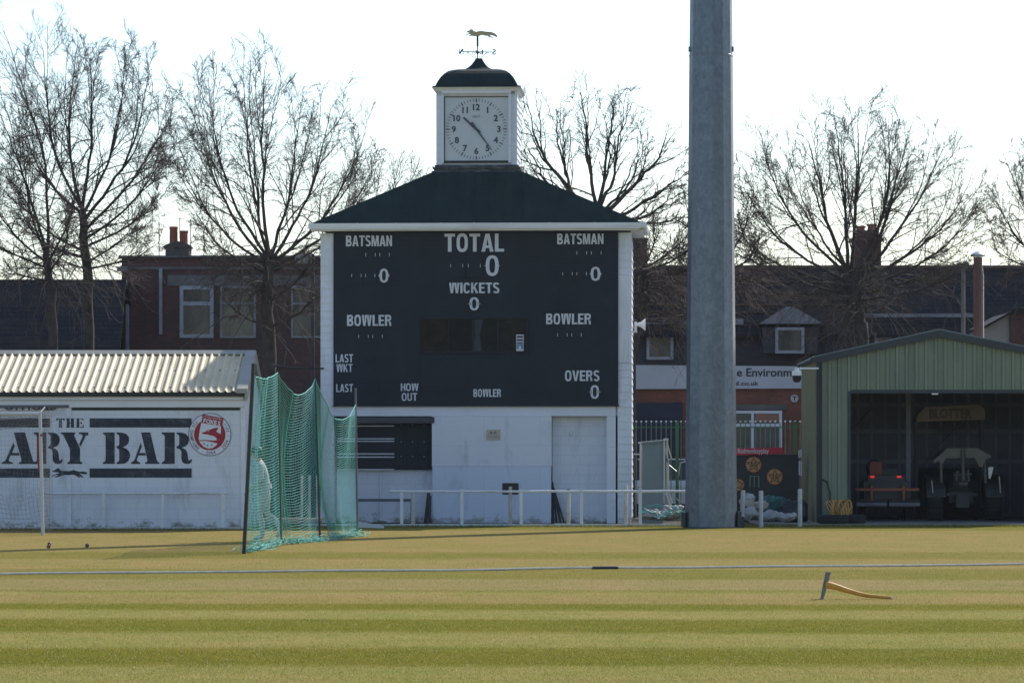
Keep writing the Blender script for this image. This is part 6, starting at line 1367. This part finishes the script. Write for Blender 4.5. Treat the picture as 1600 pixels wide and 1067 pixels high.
# ------------------------------------------------------------------ grass blades
def blades(name, n, ysamp, xk, hmin, hmax, w, lab, cat, seed, yfun=None):
    rng = np.random.default_rng(seed); y = ysamp(rng, n); half = (800 / FPX * y + .6) * xk; xx = (rng.random(n) * 2 - 1) * half
    if yfun is not None: xx, y = yfun(rng, n)
    h = hmin + (hmax - hmin) * rng.random(n) ** 2; a = rng.random(n) * 2 * np.pi; le = rng.normal(size=(n, 2)) * .5 * h[:, None]; ww = w * (.6 + .8 * rng.random(n))
    dx, dy = np.cos(a) * ww / 2, np.sin(a) * ww / 2; V = np.zeros((n, 3, 3)); V[:, 0] = np.stack([xx - dx, y - dy, np.zeros(n)], 1); V[:, 1] = np.stack([xx + dx, y + dy, np.zeros(n)], 1); V[:, 2] = np.stack([xx + le[:, 0], y + le[:, 1], h], 1)
    o = np_mesh(name, [(V.reshape(-1, 3), np.arange(n * 3).reshape(n, 3))], 'blade', None, False)
    at = o.data.attributes.new('blade', 'FLOAT_VECTOR', 'FACE'); at.data.foreach_set('vector', np.repeat(rng.random((len(o.data.polygons), 1)), 3, 1).astype(np.float32).ravel())
    tag(o, lab, cat, kind='stuff')
def ys(rng, n):
    a, b = 1 / 26.5, 1 / 80.; return 1 / (a + (b - a) * rng.random(n))
blades('grass', 520000, ys, 1.0, .006, .019, .0042, 'short mown grass blades over the whole field', 'grass', 3)
def edge(rng, n):
    k = rng.random(n); xx = np.where(k < .36, rng.uniform(-13.5, -5.6, n), rng.uniform(-5.6, 12, n)); y = np.where(xx < -5.6, rng.normal(76.75, .12, n), np.where(xx < 4, rng.normal(79.75, .22, n), rng.normal(80.2, .25, n))); return xx, y
blades('edge_grass', 26000, ys, 1.0, .02, .085, .008, 'longer tufted grass along the foot of the railings', 'grass', 4, edge)

# ------------------------------------------------------------------ light, sky, camera
EL, AZ = R(40), R(38)            # sun behind the buildings, to the right of the view
sun = bpy.data.lights.new('sun', 'SUN'); sun.energy = 3.8; sun.angle = R(.5); sun.color = (1, .94, .84)
so = bpy.data.objects.new('sun', sun); COL.objects.link(so)
sd = Vector((math.sin(AZ) * math.cos(EL), math.cos(AZ) * math.cos(EL), math.sin(EL))); so.rotation_euler = sd.to_track_quat('Z', 'Y').to_euler()
w = bpy.data.worlds.new('World'); sc.world = w; w.use_nodes = True; nt = w.node_tree
sky = nt.nodes.new('ShaderNodeTexSky'); sky.sky_type = 'NISHITA'; sky.sun_disc = False; sky.sun_elevation = EL; sky.sun_rotation = AZ; sky.air_density = 1.0; sky.dust_density = .8; sky.ozone_density = 2.0
nt.links.new(sky.outputs[0], nt.nodes['Background'].inputs['Color']); nt.nodes['Background'].inputs['Strength'].default_value = .15
cam = bpy.data.cameras.new('camera'); cam.sensor_width = 36; cam.lens = FPX / 1600 * 36; cam.shift_y = (HOR - 533.5) / 1600; cam.clip_start = .5; cam.clip_end = 5000
co = bpy.data.objects.new('camera', cam); COL.objects.link(co); co.location = (0, 0, CAMZ); co.rotation_euler = (R(90), 0, 0); sc.camera = co
sc.view_settings.view_transform = 'Standard'; sc.view_settings.look = 'None'; sc.view_settings.exposure = .45; sc.view_settings.gamma = 1
sc.render.engine = 'CYCLES'; sc.cycles.max_bounces = 8; sc.cycles.transparent_max_bounces = 8

# thin spring haze over the ground
mb = MB(); mb.box(-270, 270, -130, 430, -1.02, 31)
hm = bpy.data.materials.new('haze_air'); hm.use_nodes = True; hn = hm.node_tree; hn.nodes.remove(hn.nodes['Principled BSDF'])
pv = hn.nodes.new('ShaderNodeVolumePrincipled'); pv.inputs['Color'].default_value = (.86, .92, 1, 1); pv.inputs['Density'].default_value = .00012; hn.links.new(pv.outputs[0], hn.nodes['Material Output'].inputs['Volume'])
tag(mb.build('haze', hm), kind='stuff')
